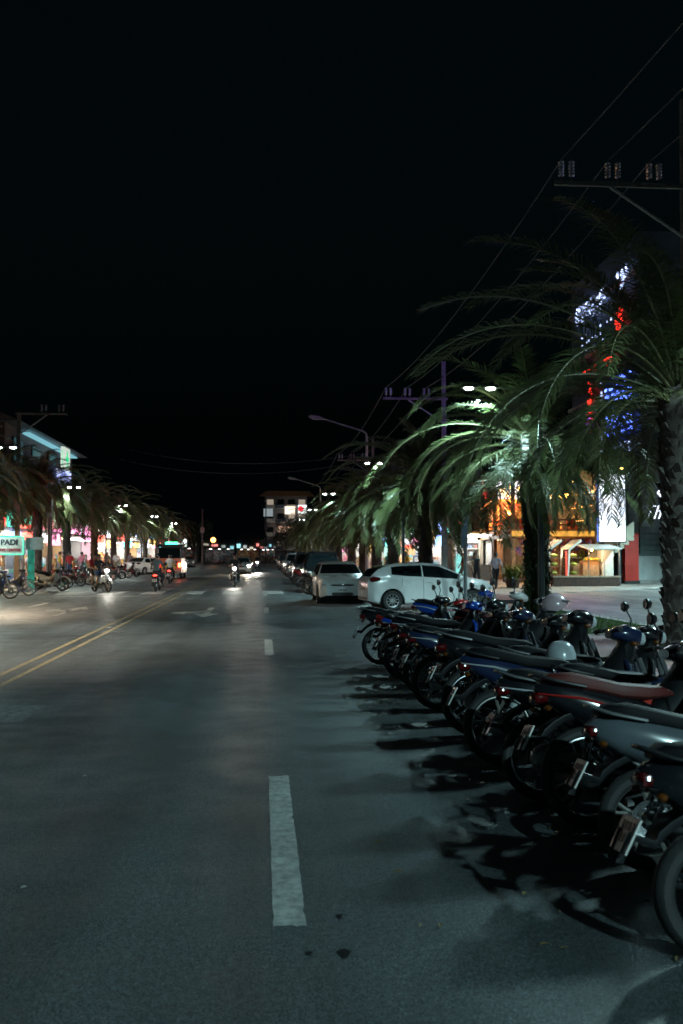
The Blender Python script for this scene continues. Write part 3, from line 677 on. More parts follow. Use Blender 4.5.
# ---------------------------------------------------------------- cars
M_GLASS = mat('dark_car_glass', (.008, .012, .014), .06, vary=.1, spec=.6, coat=.3)
M_TRIM = mat('car_black_trim', (.012, .012, .013), .5)
M_WELL = mat('wheel_well', (.006, .006, .006), .9)
M_RIMS = mat('silver_rim', (.5, .51, .52), .35, metal=.6, vary=.1)
def ip(pts, x):
    if x <= pts[0][0]: return pts[0][1]
    for (a, b_), (c, d) in zip(pts, pts[1:]):
        if x <= c:
            t = (x-a)/(c-a); return b_+(d-b_)*t
    return pts[-1][1]
def sm(pts, x, r_=.05): return (ip(pts, x-r_)+2*ip(pts, x)+ip(pts, x+r_))/4
PROF = {
 'hatch': dict(L=3.9, W=1.70, top=[(-1.95, .80), (-1.90, .98), (-1.66, 1.22), (-1.45, 1.31), (-1.0, 1.39), (-.3, 1.435), (.25, 1.385), (1.05, 1.0), (1.6, .90), (1.86, .80), (1.95, .64)],
   belt=[(-1.95, .78), (-1.75, .98), (-1.3, 1.04), (-.8, .98), (.2, .92), (1.05, .90), (1.6, .85), (1.86, .76), (1.95, .62)], half=[(-1.95, .66), (-1.8, .79), (-1.3, .85), (1.2, .85), (1.75, .76), (1.95, .52)],
   wx=(-1.24, 1.26), wr=.30, ws=(.38, 1.02), rs=(-1.86, -1.48), sw=[(-1.27, -.31), (-.27, .92)], doors=[-.95, -.29, .78]),
 'sedan': dict(L=4.4, W=1.72, top=[(-2.2, .8), (-2.1, 1.02), (-1.6, 1.06), (-.95, 1.40), (-.3, 1.46), (.3, 1.42), (1.05, 1.0), (1.8, .9), (2.1, .82), (2.2, .66)],
   belt=[(-2.2, .78), (-2.05, .98), (-1.2, .98), (.2, .94), (1.05, .91), (1.8, .86), (2.1, .78), (2.2, .64)], half=[(-2.2, .66), (-2.0, .8), (-1.4, .86), (1.3, .86), (1.95, .76), (2.2, .55)],
   wx=(-1.3, 1.35), wr=.31, ws=(.36, 1.02), rs=(-1.55, -.98), sw=[(-1.12, -.3), (-.22, .86)], doors=[-.85, -.26, .8]),
 'suv': dict(L=4.6, W=1.82, top=[(-2.3, .95), (-2.25, 1.2), (-2.1, 1.70), (-1.6, 1.80), (0, 1.82), (.45, 1.72), (1.1, 1.16), (1.9, 1.08), (2.2, 1.0), (2.3, .78)],
   belt=[(-2.3, .94), (-2.2, 1.12), (-1.2, 1.1), (.2, 1.08), (1.1, 1.05), (1.9, 1.03), (2.2, .95), (2.3, .76)], half=[(-2.3, .78), (-2.1, .88), (-1.4, .91), (1.4, .91), (2.0, .84), (2.3, .62)],
   wx=(-1.38, 1.42), wr=.36, ws=(.5, 1.08), rs=(-2.24, -2.08), sw=[(-2.0, -1.25), (-1.17, -.2), (-.12, .92)], doors=[-1.15, -.16, .86]),
}
def car(kind, label, pm, loc, heading, head_lit=0, tail_lit=0, plate=True, group=None, name='parked_car', spokes=10, pbr=None):
    P = PROF[kind]; t = thing(name, label, 'car', loc, R(heading), group)
    N = 96; L = P['L']; body = MB(); glass = {}
    xs = [-L/2+L*i/N for i in range(N+1)]; wr = P['wr']; ar = wr+.055
    rows = []
    for x in xs:
        zt, zb_, w_ = sm(P['top'], x), sm(P['belt'], x), sm(P['half'], x, .08)
        zb_ = min(zb_, zt-.012); zb = .19+.10*max(0, (abs(x)-L/2+.35)/.35)
        for wx in P['wx']:
            dx = abs(x-wx)
            if dx < ar: zb = max(zb, wr+math.sqrt(ar*ar-dx*dx))
        k = min(1, max(0, (zt-zb_)/.5)); yr = w_*(.965-.27*k)
        zs = zb+(zb_-zb)*.0
        pts = [(w_*.93 if zb < .4 else w_*.985, zb), (w_*.985, zb+.05 if zb+.05 < zb_ else zb), (w_*1.0, max(zb+.06, (zb+zb_)/2)), (w_*.985, zb_-.10 if zb_-.10 > zb+.07 else zb_-.02), (w_*.965, zb_)]
        ze = zt-.05*k-.004
        for f in (.1, .5, .9): pts.append((w_*.965+(yr-w_*.965)*f, zb_+(ze-zb_)*f))
        pts += [(yr, ze), (yr*.93, zt-.018*k-.001), (yr*.5, zt-.004), (0, zt)]
        rows.append(pts)
    K = len(rows[0])
    for s in (-1, 1):
        for i in range(N):
            xm = (xs[i]+xs[i+1])/2
            for j in range(K-1):
                q = [(xs[i], s*rows[i][j][0], rows[i][j][1]), (xs[i+1], s*rows[i+1][j][0], rows[i+1][j][1]), (xs[i+1], s*rows[i+1][j+1][0], rows[i+1][j+1][1]), (xs[i], s*rows[i][j+1][0], rows[i][j+1][1])]
                tall = rows[i][8][1]-rows[i][4][1] > .10 and rows[i+1][8][1]-rows[i+1][4][1] > .10
                key = None
                if j in (5, 6) and tall and any(a < xm < b_ for a, b_ in P['sw']): key = 'side%d' % s
                elif j in (9, 10) and P['ws'][0] < xm < P['ws'][1]: key = 'windscreen'
                elif j in (9, 10) and P['rs'][0] < xm < P['rs'][1]: key = 'rear_window'
                if key: glass.setdefault(key, MB()).add(q, [(0, 1, 2, 3)], M_GLASS)
                else: body.add(q, [(0, 1, 2, 3)], pm)
    for i, sgn in ((0, 1), (N, -1)):
        ring = [(xs[i], p[0], p[1]) for p in rows[i]]+[(xs[i], -p[0], p[1]) for p in rows[i][-2::-1]]
        body.add(ring, [tuple(range(len(ring)))], pm)
    bo = body.mesh('body'); bm = bmesh.new(); bm.from_mesh(bo); bmesh.ops.remove_doubles(bm, verts=bm.verts, dist=.0008); bmesh.ops.recalc_face_normals(bm, faces=bm.faces); bm.to_mesh(bo); bm.free(); bo.set_sharp_from_angle(angle=R(32))
    b_o = bpy.data.objects.new('body', bo); COL.objects.link(b_o); b_o.parent = t
    for kx, gmb in glass.items():
        me = gmb.mesh('window'); bm = bmesh.new(); bm.from_mesh(me); bmesh.ops.remove_doubles(bm, verts=bm.verts, dist=.0008); bm.to_mesh(me); bm.free()
        o = bpy.data.objects.new('window' if 'side' in kx else kx, me); COL.objects.link(o); o.parent = t
    k = MB(); k.box((0, 0, .24), (L*.9, P['W']*.8, .12), M_WELL)
    for wx in P['wx']: k.lathe([(0, -.7), (ar-.01, -.7), (ar-.01, .7), (0, .7)], M_WELL, 24, 'y', (wx, 0, wr))
    k.build('underbody', t)
    # wheels
    for wx in P['wx']:
        for s in (-1, 1):
            yo = s*(sm(P['half'], wx)-.10)
            wv = MB(); tw = .10
            wv.lathe([(wr-.10, -tw), (wr-.02, -tw), (wr, -tw*.7), (wr, tw*.7), (wr-.02, tw), (wr-.10, tw)], M_RUB, 32, 'y', closed=True)
            wo = wv.build('wheel', t, loc=(wx, yo, wr))
            r_ = MB(); f_ = s*tw*.75
            r_.lathe([(wr-.10, f_*.9), (wr-.085, f_*1.15), (wr-.12, f_)], M_RIMS, 30, 'y')
            r_.lathe([(0, f_*.2), (wr-.1, f_*.2)], M_WELL, 24, 'y')
            r_.lathe([(0, f_*1.05), (.05, f_*1.0), (.06, f_*.6)], M_RIMS, 16, 'y')
            for q in range(spokes):
                a = 2*math.pi*q/spokes+.2; r_.tube([(.04*math.cos(a), f_*.9, .04*math.sin(a)), ((wr-.11)*math.cos(a), f_*.95, (wr-.11)*math.sin(a))], [.018, .014], M_RIMS, 5)
            r_.build('rim', wo)
    xf, xr = L/2, -L/2
    def yat(x): return sm(P['half'], x, .08)
    zl = sm(P['belt'], xf-.3)-.06
    for s in (-1, 1):
        k = MB(); x0 = xf-.3
        k.ball((xf-.15, s*(yat(xf-.15)-.075), zl-.075), (.145, .115, .085), glow('car_headlamp_lit', (1., .82, .55), 200) if head_lit else M_LENS, 16, 10)
        k.build('headlight', t)
        k = MB(); zr = sm(P['belt'], xr+.2)-.05
        k.loft([(xr+.06, zr, .05, .07, s*(yat(xr+.06)-.06)), (xr+.13, zr, .085, .07, s*(yat(xr+.13)-.05)), (xr+.34, zr+.01, .05, .02, s*(yat(xr+.34)-.006))], glow('car_tail_lit', (1, .04, .02), 14) if tail_lit else M_TAIL, 12)
        k.build('tail_light', t)
        k = MB(); mx_, my = P['ws'][1]-.16, sm(P['half'], .8); mz = sm(P['belt'], mx_)+.06
        k.loft([(mx_-.09, mz, .07, .09, s*(my+.09)), (mx_, mz, .085, .10, s*(my+.09)), (mx_+.09, mz, .05, .06, s*(my+.08))], pm, 12); k.build('wing_mirror', t)
        for dx in P['doors'][:2]:
            k = MB(); zz = sm(P['belt'], dx+.1)-.10; k.tube([(dx+.08, s*(yat(dx)*.985+.012), zz), (dx+.25, s*(yat(dx+.2)*.985+.016), zz+.005)], .016, pm, 6); k.build('door_handle', t)
    for s in (-1, 1):
        for dx in P['doors']:
            k = MB()
            pp = []
            for z in (.26, .4, .55, .7, sm(P['belt'], dx)-.03):
                zz = z; k_ = yat(dx)
                pp.append((dx, s*(k_*(.985 if z < .3 or z > .8 else 1.0)+.0005), zz))
            skip = any(abs(dx-wx) < ar for wx in P['wx'])
            if skip: pp = pp[3:]
            k.tube(pp, .005, M_TRIM, 4); k.build('door_seam', t)
    # grille, lower intake, plates
    k = MB(); zf = sm(P['belt'], xf-.1)
    k.loft([(xf-.10, zf-.10, .05, .46), (xf+.012, zf-.12, .032, .40)], M_TRIM, 14, 3); k.build('grille', t)
    k = MB(); k.ball((xf+.012, 0, zf-.10), (.014, .06, .04), M_CHR, 12, 6); k.build('emblem', t)
    k = MB(); k.loft([(xf-.07, .34, .07, .42), (xf+.008, .34, .055, .36)], M_TRIM, 12, 5); k.build('lower_intake', t)
    k = MB()
    for s in (-1, 1): k.lathe([(0, 0), (.05, 0), (.05, .03), (0, .03)], M_TRIM, 14, 'x', (xf-.16, s*.60, .36))
    k.build('fog_lamp', t)
    for sx, xx, zz in ((1, xf+.018, .47), (-1, xr-.012, .62)):
        k = MB(); k.box((0, 0, 0), (.012, .34, .13), M_PLATE)
        for q in range(6): k.box((sx*.0075, -.12+.048*q, 0), (.003, .026, .07), M_PLATEINK)
        k.build('number_plate', t, False, loc=(xx, 0, zz))
    k = MB(); k.box((xr+.02, 0, .35), (.08, yat(xr)*1.5, .07), M_TRIM); k.build('rear_bumper_trim', t)
    for s in (-1, 1):
        if head_lit: lamp('headlamp_beam', 'SPOT', (xf+.06, s*.55, zl), head_lit, (1., .87, .68), t, aim=(1, 0, -.06), size=.05, spot=62, blend=.5)
    return t
CP_WHITE = mat('car_paint_white', (.72, .73, .73), .25, vary=.04, coat=.7, scale=2); CP_PEARL = mat('car_paint_pale', (.58, .63, .64), .28, vary=.05, coat=.6, scale=2)
CP_BLACK = mat('car_paint_black', (.012, .012, .014), .2, vary=.1, coat=.8); CP_DGREY = mat('car_paint_grey', (.05, .053, .06), .22, vary=.1, coat=.7); CP_RED = mat('car_paint_red', (.20, .015, .012), .25, vary=.1, coat=.7); CP_SIL = mat('car_paint_silver', (.35, .36, .38), .28, metal=.4, vary=.08, coat=.5)
car('hatch', 'white hatchback parked nose to the kerb, seen from its side', CP_WHITE, (4.98, 30.2, .005), 7, group=None)
car('hatch', 'pale hatchback facing the viewer, beside the side-on white hatchback', CP_PEARL, (2.70, 35.3, 0), -90, spokes=8)
car('suv', 'black tall car with a purplish sheen on its roof behind the pale hatchback', CP_BLACK, (2.75, 45.5, 0), -90)
GCR = 'dark cars parked along the right kerb'
for i, (kd, m, y, lb) in enumerate([('suv', CP_DGREY, 58, 'dark grey tall car second behind the pale hatchback'), ('sedan', CP_BLACK, 68, 'black saloon third behind the pale hatchback'), ('suv', CP_SIL, 82, 'silver tall car in the middle of the distant right row'), ('hatch', CP_DGREY, 95, 'dark small car near the far end of the right row'), ('suv', CP_BLACK, 110, 'black tall car next to last in the right row'), ('sedan', CP_WHITE, 128, 'white saloon last in the right row')]):
    car(kd, lb, m, (2.75+rnd.uniform(-.1, .1), y, 0), -90, group=GCR)
car('sedan', 'white saloon parked aslant at the left kerb, its rear towards the viewer', CP_WHITE, (-9.9, 86, 0), 62, group='cars at the left kerb')
car('sedan', 'dark red car parked beyond the white saloon at the left kerb', CP_RED, (-9.7, 99, 0), 80, tail_lit=1, group='cars at the left kerb')
car('suv', 'dark tall car parked beyond the orange passenger truck', CP_BLACK, (-9.6, 116, 0), 90, group='cars at the left kerb')
car('hatch', 'dark small car farthest along the left kerb', CP_DGREY, (-9.6, 132, 0), 90, group='cars at the left kerb')
car('sedan', 'oncoming silver car with its headlamps lit, behind the oncoming rider', CP_SIL, (-1.75, 88, 0), -90, head_lit=350, name='moving_car')
# passenger pickup truck (songthaew)
t = thing('passenger_truck', 'orange red passenger pickup with dark tall canopy and lit tail lamps', 'truck', (-6.35, 71.5, 0), R(90))
P_SONG = mat('paint_songthaew', (.55, .09, .02), .3, vary=.1, coat=.6)
k = MB(); k.prism([(-2.5, .45), (-2.5, 1.42), (.3, 1.42), (.5, 1.75), (.75, 1.8), (1.3, 1.15), (2.2, 1.02), (2.45, .75), (2.45, .4), (1.95, .4), (1.8, .72), (1.4, .72), (1.25, .4), (-1.05, .4), (-1.2, .72), (-1.6, .72), (-1.75, .4)], -.85, .85, P_SONG); k.build('body', t)
k = MB(); k.prism([(.34, 1.2), (.52, 1.68), (.74, 1.72), (1.2, 1.2)], -.857, .857, M_GLASS); k.build('window', t)
k = MB(); k.loft([(-2.7, 2.25, .05, .8), (-2.55, 2.28, .10, .92), (0, 2.3, .10, .92), (.75, 2.22, .07, .8)], M_TRIM, 14, 5); k.build('canopy', t)
for x in (-2.45, -1.5, -.5, .3):
    for s in (-1, 1): k = MB(); k.tube([(x, s*.8, 1.15), (x, s*.8, 2.2)], .025, M_STEEL, 8); k.build('canopy_post', t)
k = MB(); k.box((-1.1, 0, 1.80), (2.6, 1.5, .74), M_GLASS, taper=.92); k.build('side_curtain', t)
for s in (-1, 1): k = MB(); k.box((-2.52, s*.72, .95), (.04, .14, .26), glow('truck_tail', (1, .12, .03), 22)); k.build('tail_light', t)
k = MB(); k.box((-2.62, 0, .55), (.22, 1.6, .05), M_STEEL); k.box((-2.515, 0, .9), (.02, .95, .32), mat('truck_yellow', (.6, .35, .05), .5)); k.build('tail_step', t)
k = MB(); k.box((-.6, 0, 2.47), (.45, .8, .16), glow('green_lamp', (.05, 1, .35), 7)); k.build('roof_lamp', t)
for wx in (-1.4, 1.6):
    for s in (-1, 1):
        k = MB(); k.lathe([(0, -.1), (.2, -.1), (.32, -.1), (.34, -.06), (.34, .06), (.32, .1), (.2, .1), (0, .1)], M_RUB, 26, 'y', (wx, s*.76, .34)); k.build('wheel', t)
lamp('headlamp_beam', 'SPOT', (2.55, 0, .8), 500, (1, .85, .6), t, aim=(1, 0, -.08), spot=70)
# ---------------------------------------------------------------- people
M_SKIN = mat('skin', (.30, .17, .11), .55, vary=.1); M_HAIR = mat('dark_hair', (.012, .01, .009), .5); M_SHOE = mat('shoe', (.03, .028, .026), .6)
def cloth(name, col): return mat('cloth_'+name, col, .85, vary=.2, scale=8, bump=.2)
C_RED = cloth('red', (.42, .03, .04)); C_WHITE = cloth('white', (.62, .63, .64)); C_BLACK = cloth('black', (.02, .02, .024)); C_BLUE = cloth('denim', (.05, .09, .17)); C_GREY = cloth('grey', (.12, .13, .14))
C_KHAKI = cloth('khaki', (.25, .2, .13)); C_YEL = cloth('yellow', (.6, .42, .05)); C_PINK = cloth('pink', (.55, .18, .24)); C_TEAL = cloth('teal', (.04, .25, .25)); C_ORG = cloth('orange', (.6, .2, .05)); C_LBLUE = cloth('pale_blue', (.3, .4, .52)); C_LAV = cloth('pale_lilac', (.46, .38, .44))
STAND = dict(pel=(0, 0, .95), wai=(0, 0, 1.10), che=(0, 0, 1.32), nec=(0, 0, 1.47), hea=(.02, 0, 1.57), top=(.01, 0, 1.68), sh=(0, .17, 1.41), el=(-.03, .235, 1.14), wr=(.05, .25, .90), hip=(0, .09, .90), kn=(.03, .10, .50), an=(-.02, .10, .09), to=(.13, .115, .035))
def person(label, loc, heading, shirt, trousers, pose=None, shorts=False, sleeves=True, group=None, scale=1., hair=None, helmet=None, skirt=False):
    J = {}
    for k_, v in STAND.items():
        if k_ in ('sh', 'el', 'wr', 'hip', 'kn', 'an', 'to'):
            J[k_+'l'] = Vector(v); J[k_+'r'] = Vector((v[0], -v[1], v[2]))
        else: J[k_] = Vector(v)
    for k_, v in (pose or {}).items():
        if k_ in J: J[k_] = Vector(v)
        else: J[k_+'l'] = Vector(v); J[k_+'r'] = Vector((v[0], -v[1], v[2]))
    V, E, S, T = [], [], [], []
    def vert(p, r_): V.append(p); S.append(r_ if isinstance(r_, tuple) else (r_, r_)); return len(V)-1
    def edge(a, b_, kind): E.append((a, b_)); T.append((Vector(V[a]), Vector(V[b_]), kind))
    pel = vert(J['pel'], (.125, .155)); wai = vert(J['wai'], (.11, .14)); che = vert(J['che'], (.12, .165)); nec = vert(J['nec'], .055); hea = vert(J['hea'], (.095, .082)); top = vert(J['top'], (.075, .07))
    fwd = (J['top']-J['nec']).normalized().cross(Vector((0, 1, 0))) * -1
    edge(pel, wai, 'shirt'); edge(wai, che, 'shirt'); edge(che, nec, 'shirt'); edge(nec, hea, 'skin'); edge(hea, top, 'skin')
    for s in 'lr':
        sh = vert(J['sh'+s], .068); el = vert(J['el'+s], .045); wr = vert(J['wr'+s], .032); edge(che, sh, 'shirt'); edge(sh, el, 'shirt' if sleeves else 'skin'); edge(el, wr, 'skin')
        d = (J['wr'+s]-J['el'+s]).normalized(); side = d.cross(Vector((0, 1, 0)) if abs(d.y) < .8 else Vector((1, 0, 0))).normalized()
        pa = vert(J['wr'+s]+d*.055, (.018, .036)); edge(wr, pa, 'skin')
        for q, l in enumerate((.075, .088, .082, .062)):
            b0 = J['wr'+s]+d*.085+side*(-.03+.02*q); kx = vert(b0+d*l*.4, .009); tip = vert(b0+d*l*.8+Vector((0, 0, -.012)), .008); edge(pa, kx, 'skin'); edge(kx, tip, 'skin')
        th = vert(J['wr'+s]+d*.05-side*.05, .010); edge(pa, th, 'skin')
        hp = vert(J['hip'+s], .095); kn = vert(J['kn'+s], .06); cf = vert(J['kn'+s].lerp(J['an'+s], .35), .058); an = vert(J['an'+s], .038); to = vert(J['to'+s], (.032, .04))
        edge(pel, hp, 'trousers'); edge(hp, kn, 'trousers'); lk = 'skin' if shorts else 'trousers'; edge(kn, cf, lk); edge(cf, an, lk); edge(an, to, 'shoe')
    me = bpy.data.meshes.new('person'); me.from_pydata([tuple(v) for v in V], E, []); me.update()
    tmp = bpy.data.objects.new('person', me); COL.objects.link(tmp)
    tmp.modifiers.new('s', 'SKIN')
    lay = me.skin_vertices[0].data
    for i, r_ in enumerate(S): lay[i].radius = r_; lay[i].use_root = (i == 0)
    sb = tmp.modifiers.new('u', 'SUBSURF'); sb.levels = 2; sb.render_levels = 2
    dg = bpy.context.evaluated_depsgraph_get(); dg.update(); m2 = bpy.data.meshes.new_from_object(tmp.evaluated_get(dg))
    bpy.data.objects.remove(tmp)
    mats = dict(shirt=shirt, trousers=trousers, skin=M_SKIN, shoe=M_SHOE); order = list(mats)
    m2.materials.clear()
    for q in order: m2.materials.append(mats[q])
    idx = []
    for p in m2.polygons:
        c = p.center; best = 9; bk = 'shirt'
        for a, b_, kd in T:
            ab = b_-a; u = max(0, min(1, (c-a).dot(ab)/max(1e-9, ab.length_squared))); dd = (c-(a+ab*u)).length
            if kd == 'skin' and sleeves is True and False: pass
            if dd < best: best, bk = dd, kd
        idx.append(order.index(bk))
    m2.polygons.foreach_set('material_index', idx); m2.polygons.foreach_set('use_smooth', [True]*len(m2.polygons))
    o = bpy.data.objects.new('person', m2); COL.objects.link(o); o.location = loc; o.rotation_euler = (0, 0, R(heading)); o.scale = (scale,)*3
    tag(o, label, 'person', group)
    hc = J['hea'].lerp(J['top'], .45)
    k = MB(); pts = []
    nu, nv = 14, 8; fs = []
    for i in range(nv+1):
        th = R(118)*i/nv
        for q in range(nu):
            a = 2*math.pi*q/nu; front = max(0, math.cos(a)); th2 = th*(1-.48*front)
            rr = .112 if helmet else .104
            pts.append((hc.x-.012+rr*math.sin(th2)*math.cos(a)*1.05, hc.y+rr*.9*math.sin(th2)*math.sin(a), hc.z+.005+rr*1.12*math.cos(th2)))
    for i in range(nv):
        for q in range(nu): fs.append((i*nu+q, (i+1)*nu+q, (i+1)*nu+(q+1) % nu, i*nu+(q+1) % nu))
    k.add(pts, fs, helmet or hair or M_HAIR); k.build('helmet' if helmet else 'hair', o)
    k = MB(); k.loft([(hc.x+.07, hc.z-.045, .028, .012), (hc.x+.10, hc.z-.05, .022, .014), (hc.x+.112, hc.z-.06, .008, .008)], M_SKIN, 8)
    for s in (-1, 1): k.ball((hc.x+.084, hc.y+s*.032, hc.z-.018), (.010, .014, .008), M_HAIR, 8, 5); k.ball((hc.x, hc.y+s*.088, hc.z-.04), (.02, .012, .032), M_SKIN, 8, 5)
    k.box((hc.x+.092, hc.y, hc.z-.098), (.008, .04, .008), mat('lips', (.25, .08, .07), .5)); k.build('face', o)
    return o
W1 = dict(knl=(.20, .10, .50), anl=(.26, .10, .10), tol=(.40, .11, .05), knr=(.06, -.10, .50), anr=(-.28, -.10, .14), tor=(-.16, -.11, .05), ell=(-.12, .23, 1.15), wrl=(-.10, .25, .92), elr=(.08, -.23, 1.15), wrr=(.20, -.22, .95))
W2 = dict(knr=(.20, -.10, .50), anr=(.26, -.10, .10), tor=(.40, -.11, .05), knl=(.06, .10, .50), anl=(-.28, .10, .14), tol=(-.16, .11, .05), elr=(-.12, -.23, 1.15), wrr=(-.10, -.25, .92), ell=(.08, .23, 1.15), wrl=(.2, .22, .95))
RIDE = dict(pel=(.22, 0, .90), wai=(.24, 0, 1.05), che=(.32, 0, 1.27), nec=(.36, 0, 1.42), hea=(.39, 0, 1.52), top=(.39, 0, 1.63), sh=(.33, .17, 1.36), el=(.56, .27, 1.14), wr=(.80, .33, 1.05), hip=(.26, .10, .86), kn=(.66, .20, .70), an=(.58, .20, .36), to=(.73, .22, .31))
PILL = dict(pel=(-.12, 0, .94), wai=(-.10, 0, 1.08), che=(-.05, 0, 1.30), nec=(-.02, 0, 1.45), hea=(.01, 0, 1.55), top=(.01, 0, 1.66), sh=(-.04, .17, 1.39), el=(.04, .24, 1.14), wr=(.22, .17, 1.05), hip=(-.08, .11, .90), kn=(.30, .25, .74), an=(.20, .25, .38), to=(.34, .27, .33))
GW = 'people walking past the right hand shops'
person('person in a dark dress with arms down, left of the pair on the paved forecourt', (9.85, 45.4, .03), -80, C_BLACK, C_BLACK, W1, sleeves=False)
person('person in pale shirt and black trousers carrying a bag, right of the pair', (10.75, 45.2, .03), 95, C_LAV, C_BLACK, W2)
t = thing('shoulder_bag', 'tan shoulder bag at the side of the pale shirted walker', 'bag', (11.05, 45.12, .03)); k = MB(); k.loft([(-.05, .88, .13, .03), (0, .87, .15, .05), (.09, .88, .13, .03)], mat('tan_bag', (.35, .24, .14), .6), 12); k.build('pouch', t); k = MB(); k.tube([(0, .05, 1.0), (-.12, .03, 1.28), (-.2, 0, 1.46)], .012, M_BLK, 6); k.build('strap', t)
for i, (x, y, h, s, tr, p, lb) in enumerate([(8.0, 55, 200, C_YEL, C_GREY, W1, 'person in yellow top walking beyond the white hatchback roof'), (9.5, 58, 30, C_KHAKI, C_KHAKI, W2, 'person in khaki clothes between palm trunks on the right'), (11.5, 62, -60, C_ORG, C_BLACK, W1, 'person in orange top by the right shop windows'), (12.3, 57, 190, C_RED, C_BLACK, None, 'person in dark red top standing at the shop front beyond the hatchback'), (11.9, 58.5, 170, C_BLACK, C_GREY, W2, 'person in black top next to the dark red one'), (8.9, 70, 90, C_TEAL, C_BLUE, W1, 'person in teal top far down the right pavement'), (10.3, 76, -90, C_WHITE, C_BLUE, W2, 'person in white top far down the right pavement'), (11.0, 84, 80, C_PINK, C_BLACK, W1, 'person in pink top far down the right pavement'), (13.7, 49.4, 120, C_BLACK, C_BLACK, None, 'person in black standing in the shade behind the ivy palm')]):
    person(lb, (x, y, .12 if x < 9.2 else .03), h, s, tr, p, group=GW)
GLP = 'people on the left pavement'
for i, (x, y, h, s, tr, p, sh, lb) in enumerate([(-12.3, 54, 20, C_LBLUE, C_BLACK, W1, False, 'person in pale blue shirt walking by the bright left shop'), (-11.9, 63, 100, C_RED, C_BLUE, None, True, 'person in bright red top standing behind the left motorbikes'), (-11.6, 65.5, 60, C_PINK, C_GREY, W1, True, 'person in pink top next to the bright red one'), (-12.0, 60.5, 0, C_YEL, C_BLUE, None, True, 'person in yellow top bending by the left motorbikes'), (-11.8, 82, 90, C_WHITE, C_KHAKI, W2, True, 'person in white top near the white saloon'), (-12.2, 80, -90, C_KHAKI, C_BLACK, W1, False, 'person in khaki top near the white saloon'), (-12.2, 94, 90, C_GREY, C_BLACK, W1, False, 'person in grey top far down the left pavement')]):
    person(lb, (x, y, .12), h, s, tr, p, shorts=sh, group=GLP)
# riders
def ride(kind, lb, x, y, h, **kw):
    o = bike(kind, x, y, h, lean=0, label=lb, group='motorbikes being ridden on the street'); return o
def lit(kind, lb, x, y, h, paint_m, spoke='mag', head=0, tail=False, k='scooter', power=500):
    o = make_bike(lb, paint_m, spoke=spoke, kind=k, head_lit=head, tail_lit=tail, group='motorbikes being ridden on the street'); place(o, x, y, h, 0)
    if power: lamp('headlight_beam', 'SPOT', (1.17, 0, .95), power, (1., .93, .82), o, aim=(1, 0, -.07), size=.05, spot=70, blend=.6)
    return o
lit('', 'white scooter with bright headlamp carrying two people through the crossing', -7.5, 45.6, -52, P_WHITE, head=1, power=60)
person('driver in dark top and blue shorts on the white scooter at the crossing', (-7.5, 45.6, 0), -52, C_BLACK, C_BLUE, RIDE, shorts=True)
person('passenger in red shirt behind the driver of the white scooter', (-7.5, 45.6, 0), -52, C_RED, C_BLACK, PILL, shorts=True)
lit('', 'dark motorbike with lit tail lamp nearest the double yellow line, seen from behind', -4.74, 45.2, 88, P_BLACK, tail=True, k='underbone', power=260)
person('rider in dark grey shirt seen from behind on the nearest left lane motorbike', (-4.74, 45.2, 0), 88, C_GREY, C_BLACK, RIDE, helmet=P_BLACK)
lit('', 'motorbike with lit tail lamp just behind the orange passenger truck', -5.25, 57.4, 90, P_GREY, tail=True, k='underbone', power=260)
person('rider in white shirt seen from behind near the orange passenger truck', (-5.25, 57.4, 0), 90, C_WHITE, C_BLACK, RIDE)
lit('', 'oncoming dark motorbike with pale headlamp in the middle of the street', -1.38, 52.7, -91, P_BLACK, head=1, k='underbone', power=50)
person('rider in dark clothes on the oncoming motorbike in mid street', (-1.38, 52.7, 0), -91, C_BLACK, C_BLACK, RIDE, helmet=P_BLACK)
lit('', 'distant motorbike with dazzling white headlamp coming down the right lane', -.45, 96, -90, P_BLACK, head=1, power=700)
person('rider silhouetted behind the dazzling distant headlamp', (-.45, 96, 0), -90, C_BLACK, C_GREY, RIDE)
# parked rows further off
for k_, x, y, h, lb in [('navy', -10.7, 38.3, 5, 'navy motorbike at the left kerb, first from the left frame edge'), ('black', -10.6, 40.9, 8, 'black motorbike under the lit dive shop sign'), ('pink', -10.3, 46.4, -10, 'white and pink motorbike beside the green post, front wheel to the road'), ('black', -10.8, 49.8, 4, 'black motorbike right of the white and pink one at the left kerb'),
    ('redblk', -10.7, 53.2, 10, 'red and black motorbike in the left kerb row before the red topped person'), ('navy', -10.7, 56, -4, 'navy motorbike in the middle of the left kerb row'), ('silver', -10.6, 58.5, 8, 'motorbike with pinkish plate in the left kerb row'), ('black', -10.7, 61.5, 2, 'black motorbike behind the two riders at the left kerb'), ('scoot', -10.7, 64.5, -6, 'black scooter in the left kerb row before the white saloon'), ('white', -10.6, 68, 5, 'white scooter in the left kerb row before the white saloon'), ('redblk', -10.7, 72, 0, 'red motorbike in the left kerb row next to the white saloon'), ('scoot', -10.7, 76, 4, 'black scooter last in the left kerb row before the white saloon')]:
    bike(k_, x, y, h, label=lb, group='motorbikes at the left kerb')
for k_, x, y, h, lb in [('scoot', 2.1, 40.2, -12, 'black scooter between the pale hatchback and the black tall car'), ('black', 1.95, 41.8, -8, 'black motorbike in front of the black tall car'), ('navy', 1.95, 43.0, -10, 'navy motorbike at the corner of the black tall car'), ('redblk', 1.95, 51.5, -8, 'red motorbike parked between two dark tall cars on the right'), ('scoot', 1.95, 53, -8, 'black scooter parked between two dark tall cars on the right'), ('white', 1.95, 63.5, -5, 'white scooter beside the black saloon on the right'), ('silver', 1.95, 74.5, -5, 'motorbike with pinkish plate before the silver tall car')]:
    bike(k_, x, y, h, label=lb, group='motorbikes between the right hand parked cars')
